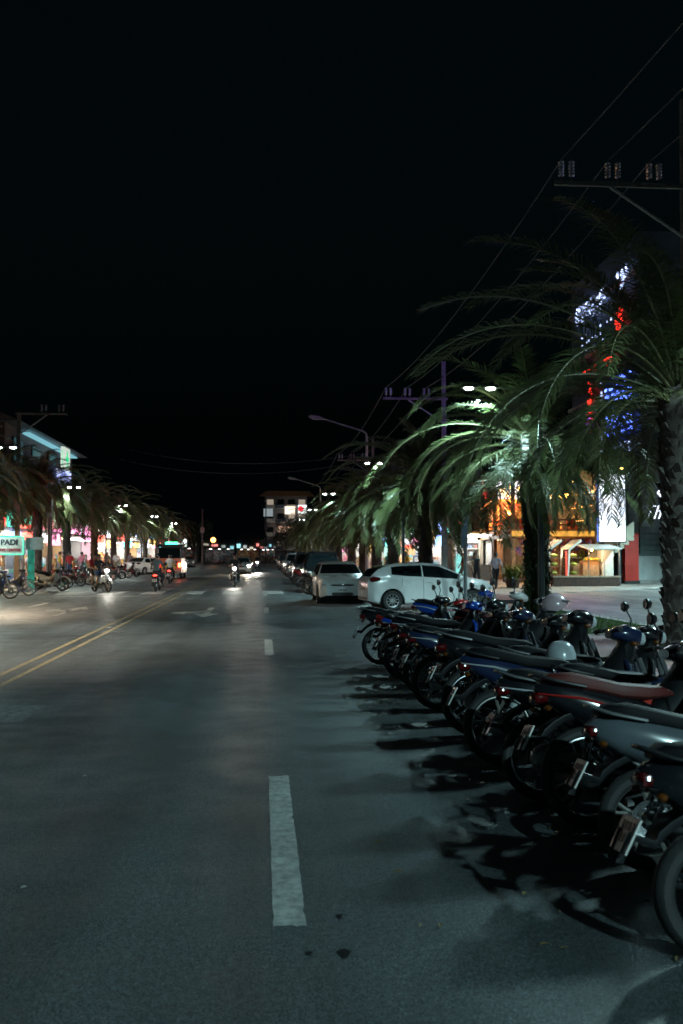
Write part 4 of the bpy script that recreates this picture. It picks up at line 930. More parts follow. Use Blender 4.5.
# helmet hung on a mirror in the row
t = thing('helmet', 'shiny pinkish white open helmet hung on a motorbike mirror in the row', 'helmet', (3.09, 10.35, 1.12), R(-20))
k = MB(); pts = []; nu, nv = 22, 12
for i in range(nv+1):
    th = R(122)*i/nv
    for q in range(nu):
        a = 2*math.pi*q/nu; fr = max(0, math.cos(a))**2; th2 = th*(1-.34*fr)
        pts.append((.128*math.sin(th2)*math.cos(a)*1.08, .118*math.sin(th2)*math.sin(a), .125*math.cos(th2)))
k.add(pts, [(i*nu+q, (i+1)*nu+q, (i+1)*nu+(q+1) % nu, i*nu+(q+1) % nu) for i in range(nv) for q in range(nu)], mat('helmet_shell', (.55, .42, .46), .25, vary=.1, coat=.8)); k.build('shell', t)
k = MB(); k.tube([(.09*math.cos(a)*1.08, .112*math.sin(a), -.065) for a in [R(75+15*q) for q in range(15)]], .012, M_BLK, 6); k.loft([(.08, .05, .012, .10), (.135, .045, .010, .09), (.17, .035, .006, .06)], M_BLK, 12); k.build('peak', t)
# ---------------------------------------------------------------- buildings
def wallm(name, col, **k): return mat('wall_'+name, col, .85, vary=.2, scale=.8, bump=.1, **k)
WL_GREY = wallm('grey', (.16, .16, .17)); WL_CREAM = wallm('cream', (.42, .38, .3)); WL_WHITE = wallm('white', (.5, .5, .48)); WL_BLUE = wallm('blue', (.12, .16, .22)); WL_DARK = wallm('dark', (.05, .05, .055)); WL_BRN = wallm('brown', (.16, .09, .05))
M_WOOD = mat('warm_wood', (.30, .15, .06), .55, vary=.4, scale=4); M_BRICK = mat('dark_brick', (.06, .032, .024), .85, vary=.4, scale=9, bump=.3)
M_TIN = mat('tin_roof', (.22, .22, .23), .5, metal=.3, vary=.25)
def goods_mat(name, pal, scale=3.):
    m = bpy.data.materials.new(name); m.use_nodes = True; nt = m.node_tree; b = nt.nodes['Principled BSDF']
    tc = nt.nodes.new('ShaderNodeTexCoord'); v = nt.nodes.new('ShaderNodeTexVoronoi'); v.inputs['Scale'].default_value = scale; v.distance = 'CHEBYCHEV'
    nt.links.new(tc.outputs['Object'], v.inputs['Vector']); sp = nt.nodes.new('ShaderNodeSeparateColor'); nt.links.new(v.outputs['Color'], sp.inputs[0])
    rp = nt.nodes.new('ShaderNodeValToRGB'); rp.color_ramp.interpolation = 'CONSTANT'
    el = rp.color_ramp.elements
    while len(el) < len(pal): el.new(.5)
    for i, c in enumerate(pal): el[i].position = i/len(pal); el[i].color = list(c)+[1]
    nt.links.new(sp.outputs[0], rp.inputs['Fac']); nt.links.new(rp.outputs['Color'], b.inputs['Base Color']); b.inputs['Roughness'].default_value = .6
    return m
PALS = [[(.6, .55, .5), (.5, .1, .08), (.1, .2, .4), (.7, .7, .68), (.55, .35, .1), (.1, .35, .3)], [(.7, .68, .65), (.2, .5, .55), (.7, .7, .7), (.6, .25, .3), (.15, .15, .2)], [(.6, .3, .08), (.7, .5, .2), (.4, .08, .05), (.7, .65, .5), (.2, .1, .06)]]
GOODS = [goods_mat('shop_goods_%d' % i, p, 2.6+i) for i, p in enumerate(PALS)]
GL_COL = {'white': (1, .96, .9), 'warm': (1, .62, .28), 'cool': (.75, .92, 1), 'pink': (1, .6, .7), 'teal': (.45, 1, .9)}
def shop(label, side, xf, y0, y1, h, tone, sign_col, sign_str, wall, gi, power, upper=True, depth=5., group=None, name='shop_building', sign_h=.9, fh=3.0):
    # a shop with an open lit front, facing the street: side +1 stands right of the road, -1 left
    t = thing(name, label, 'shop', (xf, (y0+y1)/2, 0), 0, group); s = side; w_ = (y1-y0)
    k = MB()
    k.box((s*depth/2, -w_/2+.1, fh/2+.02), (depth, .2, fh), WL_WHITE); k.box((s*depth/2, w_/2-.1, fh/2+.02), (depth, .2, fh), WL_WHITE)
    k.box((s*(depth-.1), 0, fh/2+.02), (.2, w_-.41, fh), WL_WHITE); k.box((s*depth/2, 0, fh+.14), (depth, w_, .22), wall)
    if h > fh+.5: k.box((s*(depth/2+.15), 0, (h+fh+.26)/2), (depth-.3, w_-.02, h-fh-.26), wall)
    k.build('wall', t, False)
    k = MB(); k.box((s*depth/2, 0, .05), (depth-.3, w_-.45, .06), WL_CREAM); k.build('shop_floor', t, False)
    k = MB(); r_ = random.Random(int(y0*7))
    for q in range(int(w_*1.6)):
        yy = -w_/2+.6+(w_-1.2)*r_.random(); xx = r_.uniform(.6, depth-.6); hh = r_.uniform(.6, 2.1); k.box((s*xx, yy, .085+hh/2), (r_.uniform(.3, .9), r_.uniform(.3, .9), hh), GOODS[gi])
    k.box((s*(depth-.4), 0, 1.25), (.35, w_-.8, 2.2), GOODS[gi]); k.build('merchandise', t, False)
    k = MB()
    for q in range(2): k.box((s*(1.2+q*2.0), 0, fh-.06), (.25, w_*.75, .06), glow('tube_'+tone, GL_COL[tone], power))
    k.box((-s*.35, 0, fh-.12), (.2, w_*.8, .06), glow('tube_'+tone, GL_COL[tone], power))  # tube under the awning, added to light the racks outside
    k.build('ceiling_light', t, False)
    k = MB()
    for q in range(int(w_*.8)):
        yy = -w_/2+.5+(w_-1.0)*(q+.5)/int(w_*.8); hh = r_.uniform(.5, 1.7); k = MB(); k.box((-s*r_.uniform(.5, .95), yy, .14+hh/2), (r_.uniform(.3, .7), r_.uniform(.4, .7), hh), GOODS[(gi+q) % 3], taper=.85); k.build('display_rack', t, False)
    for q in range(2):
        c_ = [(1, .15, .1), (.2, .9, .8), (1, .95, .85), (.25, .45, 1), (1, .6, .15), (.9, .95, 1), (.95, .3, .55)][r_.randrange(7)]; k = MB(); zz = r_.uniform(2.5, 3.6); k.box((-s*r_.uniform(.6, 1.2), -w_*.3+q*w_*.55, zz), (r_.uniform(.6, 1.2), .14, r_.uniform(.5, 1.2)), glow('blade_%d' % int(c_[0]*100+c_[1]*1000), c_, 4, vary=.6, scale=3)); k.build('blade_sign', t, False)
    if sign_h:
        k = MB(); k.box((-s*.08, 0, fh+.28+sign_h/2), (.14, w_*.86, sign_h), glow('sign_%s' % '_'.join('%d' % int(c*20) for c in sign_col), sign_col, sign_str, vary=.75, scale=1.8)); k.build('sign_board', t, False)
    k = MB(); k.box((-s*.7, 0, fh+.06), (1.5, w_*.98, .06), M_TIN, rot=(0, s*R(9), 0)); k.build('awning', t, False)
    if upper and h > fh+2:
        for fl in range(int((h-fh-1)//2.8)):
            for q in range(max(1, int(w_//2.6))):
                zz = fh+2.4+fl*2.8; yy = -w_/2+w_*(q+.5)/max(1, int(w_//2.6)); k = MB()
                k.box((s*.27, yy, zz), (.08, 1.2, 1.3), M_TRIM); wn = k.build('window', t, False)
                k = MB(); k.box((s*.24, yy, zz), (.05, 1.08, 1.18), glow('dim_window', (1, .7, .4), .25) if r_.random() < .3 else M_GLASS); k.build('pane', wn, False)
    return t
GR_ = 'lit shops along the right pavement'
ton = ['white', 'white', 'cool', 'warm', 'white', 'teal', 'white', 'warm', 'cool', 'white', 'pink', 'white']
sgn = [((1, .1, .08), 5), ((.3, .5, 1), 4), ((1, .95, .9), 5), ((.1, .9, .6), 4), ((1, .35, .1), 5), ((.9, .95, 1), 5), ((1, .2, .3), 4), ((.2, .6, 1), 5), ((1, .7, .3), 5), ((.5, 1, .9), 4)]
adj = ['glaring white', 'narrow', 'wide', 'warm lit', 'plain', 'teal lit', 'bright', 'amber lit', 'bluish lit', 'white lit', 'rosy lit', 'last']
y = 66.5; wd = [8, 7, 9, 7, 8, 9, 8, 10, 9, 10, 12, 14]
rsgn = ['red signed', 'blue signed', 'white signed', 'green signed', 'orange signed', 'pale signed', 'crimson signed', 'sky blue signed', 'amber signed', 'mint signed', 'red signed', 'blue signed']
for i, w_ in enumerate(wd):
    c, st = sgn[i % 10]
    shop('%s %s shop front, number %s along the right pavement beyond the restaurant' % (adj[i], rsgn[i], ['one', 'two', 'three', 'four', 'five', 'six', 'seven', 'eight', 'nine', 'ten', 'eleven', 'twelve'][i]), 1, 14.0, y, y+w_-.1, [6.5, 4.5, 7, 5, 8, 6][i % 6], ton[i], c, st, [WL_GREY, WL_CREAM, WL_DARK, WL_BLUE][i % 4], i % 3, 34, group=GR_); y += w_
y = 40; wdl = [6, 8, 7, 8, 9, 8, 9, 10, 9, 10, 12, 13, 14]
for i, w_ in enumerate(wdl):
    c, st = sgn[(i*3+4) % 10]
    shop('%s shop front with %s board, %s from the left frame edge' % (['orange', 'fiery warm', 'white', 'bluish', 'amber', 'white tiled', 'rosy', 'teal', 'bright white', 'warm', 'cool', 'pale', 'final'][i], ['a warm', 'an orange', 'a sky blue', 'a red', 'a green', 'a mint', 'a white', 'a crimson', 'a blue', 'an amber', 'a pale', 'a warm', 'a red'][i], ['first', 'second', 'third', 'fourth', 'fifth', 'sixth', 'seventh', 'eighth', 'ninth', 'tenth', 'eleventh', 'twelfth', 'thirteenth'][i]), -1, -15.3, y, y+w_-.1, [4.5, 5, 6, 4.6, 5.5][i % 5], ['warm', 'warm', 'white', 'cool', 'warm', 'white', 'pink', 'white', 'white', 'warm', 'cool', 'white', 'white'][i], c, st, [WL_CREAM, WL_BRN, WL_GREY, WL_WHITE][i % 4], [2, 2, 0, 1, 2, 0, 1][i % 7], 80, upper=False, group='lit shops along the left pavement'); y += w_
# end of the street, where it bends away
for i, (x0, x1, yy, h, c, st, lb) in enumerate([(-22, -13, 205, 4.6, (1, .25, .2), .8, 'low shop under a red board at the street end, leftmost'), (-13, -6, 222, 5, (.8, 1, .95), .8, 'white lit shop second from left at the street end'), (-6, -.5, 235, 6.5, (.85, 1, .95), .9, 'brightest white shop facing down the street end'), (-.5, 3.5, 250, 5.5, (.8, .9, 1), .7, 'narrow shop under the lit eave at the street end')]):
    t = thing('shop_building', lb, 'shop', ((x0+x1)/2, yy, 0), 0, 'shops closing the street end'); w_ = x1-x0; k = MB()
    k.box((0, 3, h/2+1.6), (w_, 6, h-3.2), WL_GREY); k.box((-w_/2+.1, 2.5, 1.5), (.2, 5, 3.1), WL_GREY); k.box((w_/2-.1, 2.5, 1.5), (.2, 5, 3.1), WL_GREY); k.box((0, 4.9, 1.5), (w_-.42, .2, 3.1), GOODS[i % 3]); k.build('wall', t, False)
    for q in range(4):
        cq = [c, (1, .9, .7), (.4, .9, 1), (1, .3, .25), (.9, 1, .95)][(q*2+i) % 5]; k = MB(); k.box((-w_*.4+w_*.27*q, -.1-.05*q, 3.3+.7*((q*7+i*3) % 4)/3), (w_*random.Random(q+i*5).uniform(.08, .22), .12, random.Random(q*3+i).uniform(.35, 1.0)), glow('end_sign_%d%d' % (i, q), cq, st*(.6+.5*((q+i) % 3)), vary=.6, scale=1.2)); k.build('sign_board', t, False)
    k = MB(); 
    for q in range(3): k.box((-w_*.28+w_*.28*q, 2.5, 2.95), (.5, .3, .08), glow('tube_far', GL_COL['white'], 5)); k.build('ceiling_light', t, False)
    k = MB(); r_ = random.Random(i)
    for q in range(10): k.box((r_.uniform(-w_/2+.5, w_/2-.5), r_.uniform(.8, 4), .75), (r_.uniform(.3, .8), .5, 1.5), GOODS[i % 3])
    k.build('merchandise', t, False)
# hotel above the street end
t = thing('hotel', 'distant lit hotel with balconies and signs rising above the dark trees', 'building', (6.2, 258, 0)); k = MB()
k.box((0, 6, 8.6), (11, 10, 17.2), WL_GREY); k.build('wall', t, False)
k = MB(); k.prism([(-7, 16.9), (7.4, 16.9), (6, 18.2), (-5.2, 18.2)], -.5, 12, WL_BRN); k.build('roof', t, False)
for fl in range(4):
    for q in range(4):
        zz = 3.8+fl*3.6; xx = -4.1+q*2.75; k = MB(); k.box((xx, .6, zz-.9), (2.5, 1.1, .12), WL_WHITE); k.box((xx, .1, zz-.4), (2.5, .08, .9), WL_BLUE if q % 2 else WL_WHITE); k.build('balcony', t, False)
        k = MB(); k.box((xx, .95, zz+.5), (1.7, .1, 1.9), glow('hotel_window', (.9, .75, .6), .28) if (fl*3+q*5) % 4 in (0, 1) else M_GLASS); k.build('window', t, False)
for c, st, x, z, sx, sz in (((1, .8, .6), 1.6, 1.0, 13.2, 2.6, 2.0), ((.9, 1, .92), 1.3, 4.2, 13.5, 2.2, 2.2), ((1, .62, .42), 1.5, -.2, 8.2, 3.4, 1.7), ((.75, .9, .95), .28, -4.6, 12.6, 2.4, 2.0)):
    k = MB(); k.box((x, -.25, z), (sx, .3, sz), glow('hotel_sign_%d' % int(z*10+x), c, st, vary=.3)); k.build('sign_board', t, False)
k = MB(); k.lathe([(0, -.46), (.72, -.46), (.72, -.41), (0, -.41)], glow('red_disc', (1, .05, .08), 1.2), 24, 'y', (3.8, 0, 13.6)); k.build('red_disc', t, False)
lamp('facade_light', 'POINT', (0, -9, 9), 380, (1, .9, .8), t, size=.5)  # fill point added in the air to brighten the hotel front
k = MB(); k.tube([(-5.2, .3, 17), (5.4, .3, 17)], .09, glow('eave_light', (.9, .95, 1), 1.2), 6); k.build('eave_light', t)

# left building with the blue sign
t = thing('guest_house', 'dark gabled building with teal lit balcony above the left shops', 'building', (-20.2, 74, 0)); k = MB()
k.box((-1.5, 0, 5.2), (11.5, 22, 9.6), WL_GREY); k.build('wall', t, False)
k = MB(); k.prism([(-12.6, 9.9), (5.4, 9.9), (-1, 12.6), (-4, 12.6)], -11.8, 11.8, M_TIN); k.build('roof', t, False)
for q in range(4):
    k = MB(); k.box((4.3, -8+q*5.2, 8.4), (.1, 2.4, 1.7), M_TRIM); wn = k.build('window', t, False); k = MB(); k.box((4.37, -8+q*5.2, 8.4), (.06, 2.2, 1.5), glow('teal_window', (.25, .75, .85), .05)); k.build('pane', wn, False)
k = MB(); k.box((4.9, 0, 7.1), (1.1, 21, .15), WL_WHITE); k.box((5.4, 0, 7.6), (.06, 21, .85), WL_BLUE); k.build('balcony', t, False)
k = MB(); k.box((4.6, 1.5, 9.72), (.5, 17, .10), glow('teal_strip', (.35, .85, 1), .45)); k.build('strip_light', t, False)
sg = thing('pharmacy_sign', 'white backlit sign with green cross hung on the gabled left building', 'sign', (-14.6, 75.2, 8.75)); k = MB(); k.box((0, 0, 0), (.25, 2.3, 1.7), glow('pale_sign', (.85, 1, .85), .6, vary=.2)); k.build('panel', sg, False)
k = MB()
for f in (-1, 1): k.box((f*.0, -1.17, 0), (.03, .02, 1.2), glow('green_cross', (.02, .5, .2), 1.2))
k.box((.14, 0, 0), (.02, .3, 1.15), glow('green_cross', (.02, .5, .2), 1.2)); k.box((.142, 0, 0), (.02, 1.15, .3), glow('green_cross', (.02, .5, .2), 1.2)); k.build('cross', sg, False)
sg = thing('blue_sign', 'blue and white lit sign below the green cross sign', 'sign', (-14.5, 74.2, 7.2)); k = MB(); k.box((0, 0, 0), (.25, 4.2, 1.2), glow('blue_sign', (.2, .3, 1), 1.3, vary=.7, scale=2.5, col2=(.75, .8, 1))); k.build('panel', sg, False)

# ---------------------------------------------------------------- corner restaurant on the right
t = thing('restaurant_building', 'two storey open fronted restaurant glowing amber behind the ivy palm', 'restaurant', (16.6, 54, 0)); k = MB()
k.box((-.4, 11.2, 3.4), (5.4, .25, 6.8), WL_BRN); k.box((0, 6, 2.72), (5.2, 10, .22), M_WOOD); k.box((0, 6, 6.6), (5.8, 11.2, .3), WL_DARK); k.box((2.55, 6, 3.3), (.2, 9.9, 6.4), WL_DARK); k.box((-.05, 3.8, 1.3), (4.7, .2, 2.6), WL_DARK); k.build('wall', t, False)
for x, yy in ((-2.5, 1.1), (0, 1.1), (2.3, 1.1), (-2.5, 5.5), (-2.5, 10.5)):
    k = MB(); k.box((x, yy, 3.3), (.2, .2, 6.3), M_WOOD); k.build('post', t, False)
k = MB()
for zz in (3.05, 3.35, 3.65): k.box((0, 1.0, zz), (5.1, .05, .09), M_WOOD); k.box((-2.62, 6, zz), (.05, 9.8, .09), M_WOOD)
for q in range(18): k.box((-2.5+q*.295, 1.06, 3.3), (.05, .05, .75), M_WOOD)
k.build('railing', t, False)
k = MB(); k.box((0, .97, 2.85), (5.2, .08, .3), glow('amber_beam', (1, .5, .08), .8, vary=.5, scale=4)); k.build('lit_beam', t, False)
k = MB(); r_ = random.Random(3)
for q in range(150): k.box((r_.uniform(-2.5, 2.3), r_.uniform(1.2, 1.5), r_.uniform(1.7, 2.6)), (.16, .1, .16), [mat('plum_decor', (.16, .03, .10), .5), mat('wine_decor', (.3, .04, .06), .5), mat('violet_decor', (.1, .06, .25), .5)][q % 3], rot=(0, r_.uniform(0, 1.5), 0))
k.build('hanging_decor', t, False)
for q in range(26):
    k = MB(); fx, fy, fh_ = r_.uniform(-2.2, 2.2), r_.uniform(3, 10.5), r_.uniform(.5, .9); m_ = [M_WOOD, GOODS[2], mat('red_seatback', (.4, .05, .03), .5)][q % 3]
    k.box((fx, fy, 2.83+fh_/2+.02), (.6, .6, fh_), m_, taper=.8); k.box((fx, fy+.28, 2.83+fh_+.2), (.55, .06, .45), m_); k.build('chair', t, False)
k = MB(); k.box((0, 10.9, 4.6), (4.6, .2, 2.6), GOODS[2]); k.build('shelf', t, False)
k = MB()
for zz in (3.7, 4.5, 5.3): k.box((2.38, 5.8, zz), (.10, 8.6, .05), glow('amber_strip', (1, .48, .12), 5)); k.box((2.3, 5.8, zz+.06), (.25, 8.8, .04), M_WOOD)  # glowing strips added to brighten the amber interior
k.build('bar_shelf', t, False)
k = MB()
for q in range(90): k.box((2.24, 1.7+q*.093, [3.88, 4.68, 5.48][q % 3]), (.09, .09, r_.uniform(.18, .3)), GOODS[(q//3) % 3])
k.build('bottle_row', t, False)
for q in range(30):
    k = MB(); bx, by, bz = r_.uniform(-2.2, 2.2), r_.uniform(1.6, 9.5), r_.uniform(5.0, 6.1); k.tube([(bx, by, 6.42), (bx, by, bz+.12)], .01, M_TRIM, 4)
    if q % 3: k.ball((bx, by, bz), .13, glow('amber_bulb', (1, .45, .10), 26), 10, 7)
    else: k.loft([(bx-.2, bz, .1, .2, by), (bx, bz, .22, .3, by), (bx+.2, bz, .1, .2, by)], glow('paper_lamp', (1, .62, .3), 7), 10)
    k.build('pendant_lamp', t)
lamp('terrace_glow', 'POINT', (0, 5, 5.2), 900, (1, .5, .16), t, size=.3); lamp('terrace_glow', 'POINT', (-.5, 2.6, 2.2), 220, (1, .55, .22), t, size=.3); lamp('eave_spot', 'SPOT', (-2.2, .6, 6.0), 1100, (1, .66, .36), t, aim=(-.5, -.6, -1), size=.15, spot=95)
# neighbouring bar to the left of it
t = thing('bar_building', 'warm bar with a white upper screen and red lanterns left of the ivy palm', 'bar', (16.4, 63, 0)); k = MB()
k.box((0, 3, 3.2), (4.8, .2, 6.4), WL_BRN); k.box((0, 1.4, 2.75), (4.8, 3, .2), M_WOOD); k.box((0, 1.4, 6.5), (5, 3.2, .2), WL_DARK); k.box((2.3, 1.5, 3.2), (.2, 2.7, 6.2), WL_DARK); k.box((-2.3, 1.5, 3.2), (.2, 2.7, 6.2), WL_CREAM); k.build('wall', t, False)
k = MB(); k.box((-.7, -.1, 6.0), (2.2, .15, 1.5), glow('white_screen', (.9, .92, 1), 3.2, vary=.15)); k.build('screen', t, False)
k = MB()
for q in range(3): k.box((-1.8+q*1.1, -.2, 6.0), (.06, .05, 1.6), M_TRIM)
k.box((-.7, -.2, 6.0), (2.3, .05, .06), M_TRIM); k.build('screen_frame', t, False)
k = MB(); k.box((-2.15, -.25, 5.9), (.35, .15, 1.3), glow('red_banner', (1, .05, .06), 2.2)); k.build('banner', t, False)
for q in range(10):
    k = MB(); bx, bz = r_.uniform(-2.1, 2), r_.uniform(3.6, 5.0); k.loft([(bx-.16, bz, .1, .1, .2), (bx, bz, .2, .2, .2), (bx+.16, bz, .1, .1, .2)], glow('red_lantern', (1, .10, .04), 4) if q % 2 else glow('amber_bulb', (1, .45, .10), 26), 10); k.build('lantern', t)
for q in range(12): k = MB(); k.box((r_.uniform(-2, 2), r_.uniform(.8, 2.4), 3.27), (.5, .5, .8), [M_WOOD, GOODS[2]][q % 2], taper=.8); k.build('chair', t, False)
k = MB(); k.box((.9, .6, 1.4), (1.7, .1, 2.4), glow('pale_shutter', (1, .85, .7), .5, vary=.3)); k.build('shutter', t, False); k = MB(); k.box((2.0, .3, 1.4), (.6, .1, 2.4), M_WOOD); k.build('door', t, False)  # shutter is no lamp; its brightness is emitted by the material
lamp('bar_glow', 'POINT', (0, 1.2, 5.3), 260, (1, .4, .12), t, size=.3); lamp('bar_glow', 'POINT', (-1, .9, 2.3), 120, (1, .75, .5), t, size=.3)
# glaring white kiosk next to the bar
t = thing('drinks_kiosk', 'glaring white open kiosk behind the two walkers', 'kiosk', (13.2, 61.6, 0)); k = MB()
for x in (-1.25, 1.25): k.box((x, 1.2, 1.5), (.12, 2.4, 2.9), WL_WHITE)
k.box((0, 2.36, 1.5), (2.37, .1, 2.9), WL_WHITE); k.box((0, 1.1, 3.02), (2.8, 2.8, .12), WL_WHITE); k.build('wall', t, False)
k = MB(); k.box((0, .45, 2.86), (2.2, .25, .07), glow('tube_white', GL_COL['white'], 9)); k.box((0, 1.5, 2.86), (2.2, .25, .07), glow('tube_white', GL_COL['white'], 9)); k.build('ceiling_light', t, False)
k = MB(); k.box((0, .5, .55), (2.3, .6, 1.0), mat('counter_white', (.7, .72, .72), .4, vary=.1)); k.build('counter', t, False)
k = MB()
for q in range(4): k.box((.0, 2.1, 1.2+q*.42), (2.2, .4, .04), WL_WHITE)
for q in range(40): k.box((r_.uniform(-1, 1), 2.05, 1.34+(q % 4)*.42), (.09, .1, .22), GOODS[q % 2])
k.build('shelf', t, False)
k = MB(); k.box((-.75, .16, .9), (.6, .06, 1.6), glow('teal_fridge', (.3, .85, .8), .9, vary=.4, scale=4)); k.build('fridge_door', t, False)
# white advertising screen
t = thing('advertising_screen', 'tall glowing white advertising screen beside the amber restaurant', 'screen', (18.72, 52.3, 0)); t.scale = (.86, 1, .96); k = MB(); k.box((0, 0, 4.35), (1.9, .35, 3.9), M_TRIM); k.tube([(-.6, .1, 0), (-.6, .1, 2.4)], .08, M_STEEL, 8); k.tube([(.6, .1, 0), (.6, .1, 2.4)], .08, M_STEEL, 8); k.build('cabinet', t, False)
k = MB(); k.box((.04, -.19, 4.35), (1.66, .04, 3.74), glow('ad_screen', (.97, .97, 1), 2.1, vary=.1, scale=.8, col2=(.62, .78, 1))); k.build('screen', t, False)
k = MB(); k.box((-.9, -.19, 4.35), (.07, .05, 3.8), glow('screen_edge', (.12, .22, .9), .7)); k.build('edge_light', t, False)
k = MB(); k.ball((.6, -.4, 6.55), .09, glow('amber_bulb', (1, .45, .10), 26), 10, 6); k.tube([(.6, -.15, 6.45), (.6, -.4, 6.6)], .015, M_TRIM, 5); k.build('lamp', t)
# red pylon
t = thing('red_pylon', 'tall plain red box pylon standing at the side street corner', 'pylon', (20.75, 54.8, 0)); k = MB(); k.box((0, 0, 1.5), (.78, .5, 2.6), mat('red_lacquer', (.42, .025, .015), .4, vary=.15, scale=1.5)); k.build('cabinet', t, False); k = MB(); k.box((0, 0, .1), (.86, .6, .2), M_TRIM); k.build('plinth', t, False); k = MB(); k.box((0, 0, 2.83), (.84, .56, .06), P_RED); k.build('cap', t, False)
# siding building along the side street
ang = R(38)
t = thing('clapboard_building', 'grey green clapboard building with white plinth on the side street', 'building', (21.4, 56.6, 0), ang)
M_CLAP = mat('clapboard', (.15, .19, .19), .7, vary=.2, scale=2); L_ = 24
k = MB(); k.box((L_/2, 3.2, 4.0), (L_, 6, 7.6), WL_DARK)
for q in range(18): k.box((L_/2, .13, 1.75+q*.34), (L_, .10, .325), M_CLAP, rot=(R(-6), 0, 0))
k.build('wall', t, False)
k = MB()
for q in range(9): k.box((1.2+q*2.6, .06, 4.6), (.05, .06, 5.8), M_TRIM)
k.build('panel_joint', t, False)
k = MB(); k.box((L_/2, .05, .80), (L_+.1, .25, 1.56), mat('white_plinth', (.55, .57, .56), .7, vary=.15, scale=1)); k.build('plinth', t, False)
k = MB(); k.box((L_/2, -.35, .07), (L_, .7, .16), M_KERB); k.build('step', t, False)
sg = thing('script_sign', 'white lit script lettering reading The on the clapboard wall', 'sign', (23.2, 57.7, 4.35), 0)
M_LET = glow('white_letters', (.8, .88, 1), 2.2)
text_mesh('The', 1.2, M_LET, 'lettering', sg, .03, .45, (.15, -.2, -.2), (R(90), 0, ang-.3), bold=-.022)
k = MB(); pts = [(1.25, -.2, 1.75), (1.05, -.2, 2.15), (.7, -.2, 2.0), (.95, -.2, 1.6), (1.4, -.2, 1.2), (1.2, -.2, .75), (.6, -.2, .7), (.3, -.2, 1.0), (.5, -.2, 1.25), (.75, -.2, 1.1)]
k.tube(pts, [.05, .07, .06, .08, .10, .09, .07, .06, .05, .03], M_LET, 7); k.tube([(1.5, -.2, 1.5), (1.8, -.2, 1.7), (2.0, -.2, 1.5)], .05, M_LET, 6); k.build('flourish', sg)
k = MB(); k.box((.9, .25, .6), (3.2, .08, .06), M_TRIM); k.build('bracket', sg, False)
t = thing('post', 'dark grey post standing in front of the clapboard wall', 'post', (24.5, 57.6, 0)); k = MB(); k.tube([(0, 0, 0), (0, 0, 3.6)], [.2, .16], M_STEEL, 12); k.build('shaft', t); k = MB(); k.box((.25, 0, 3.68), (.9, .3, .14), WL_WHITE); k.build('cap', t, False)
# hotel tower with string lights
t = thing('hotel_tower', 'tall dark hotel tower wearing blue and red LED decorations', 'building', (24.0, 68.5, 0)); k = MB(); k.box((4, 0, 15), (7.8, 14, 15), WL_BLUE); k.build('wall', t, False)
k = MB()
for fl in range(4): k.box((.0, 0, 9.2+fl*3.6), (.5, 14, .25), WL_WHITE)
k.build('floor_band', t, False)
LEDB = glow('led_blue', (.12, .22, 1), 6, vary=.6, scale=3.5); LEDW = glow('led_white', (.5, .62, 1), 2.6, vary=.85, scale=4, voronoi=True); LEDR = glow('led_red', (1, .035, .02), 3.4, vary=.6, scale=6)
def led(name, y0, y1, z0, z1, m, rows=1):
    k = MB()
    for q in range(rows):
        a = z0+(z1-z0)*q/rows; b_ = z0+(z1-z0)*(q+.72)/rows if rows > 1 else z1
        k.box((-.35, (y0+y1)/2-68.5, (a+b_)/2), (.08, y1-y0, b_-a), m)
    k.build(name, t, False)
# strings of LEDs on the street face, seen through the fronds
def led(name, y0, y1, z0, z1, m, fn, size=.13):
    k = MB()
    for (u, v, a, l) in fn: k.box((-.35, y1+(y0-y1)*u-68.5, z0+(z1-z0)*v), (.07, l, size), m, rot=(a, 0, 0))
    k.build(name, t, False)
q_ = random.Random(12)
def hatch(n, l, ang): return [(q_.random(), q_.random(), q_.choice(ang)+q_.uniform(-.2, .2), l*q_.uniform(.6, 1.3)) for _ in range(n)]
def rows(nr, per, l, p=.75): return [((i+.5+q_.uniform(-.2, .2))/per, (r+.5)/nr+q_.uniform(-.02, .02), q_.uniform(-.5, .5), l*q_.uniform(.5, 1.2)) for r in range(nr) for i in range(per) if q_.random() < p]
led('led_lattice', 66.9, 73.2, 18.9, 20.2, LEDW, hatch(58, .62, (.9, -.9, 0)), .11); led('led_lattice', 62.2, 64.2, 19.3, 20.5, LEDW, hatch(16, .42, (1.2, -.6)), .11)
led('led_dots', 65, 72, 16.4, 18, LEDW, rows(3, 9, .22, .4)); led('led_bar', 64.5, 71.6, 14.6, 15.3, LEDR, rows(2, 22, .22, .75), .12); led('led_line', 67.5, 67.7, 9.5, 14, LEDW, rows(16, 1, .16, .9), .16)
led('led_lettering', 61.9, 66.8, 9.6, 13.6, LEDB, rows(9, 12, .42, .8), .17); led('led_lettering', 62.2, 69, 8.2, 9.1, LEDW, rows(3, 14, .4, .6), .15)
k = MB(); k.box((-.32, 64.6-68.5, 11.4), (.04, 4.4, 4.6), glow('led_backing', (.02, .05, .6), .2)); k.box((-.32, 64.6-68.5, 8.0), (.04, 4.6, .9), glow('led_backing', (.02, .05, .6), .2)); k.build('led_backing', t, False)
k = MB()
for a in range(40): rr_ = q_.uniform(.2, .8); k.box((-.36, 63.9-68.5+rr_*math.cos(a), 17.4+rr_*math.sin(a)), (.07, .15, .15), LEDR, rot=(a, 0, 0))
k.build('led_wreath', t, False)
k = MB()
for a in range(46): k.box((-.38, 69.9-68.5+q_.gauss(0, .28), 12.2+q_.gauss(0, .9)), (.07, .16, .16), LEDR, rot=(a, 0, 0))
for a in range(14): k.box((-.38, 70.3-68.5+q_.gauss(0, .25), 11.1+q_.gauss(0, .3)), (.07, .15, .15), glow('led_violet', (.45, .1, 1), 3), rot=(a, 0, 0))
k.build('led_ornament', t, False)
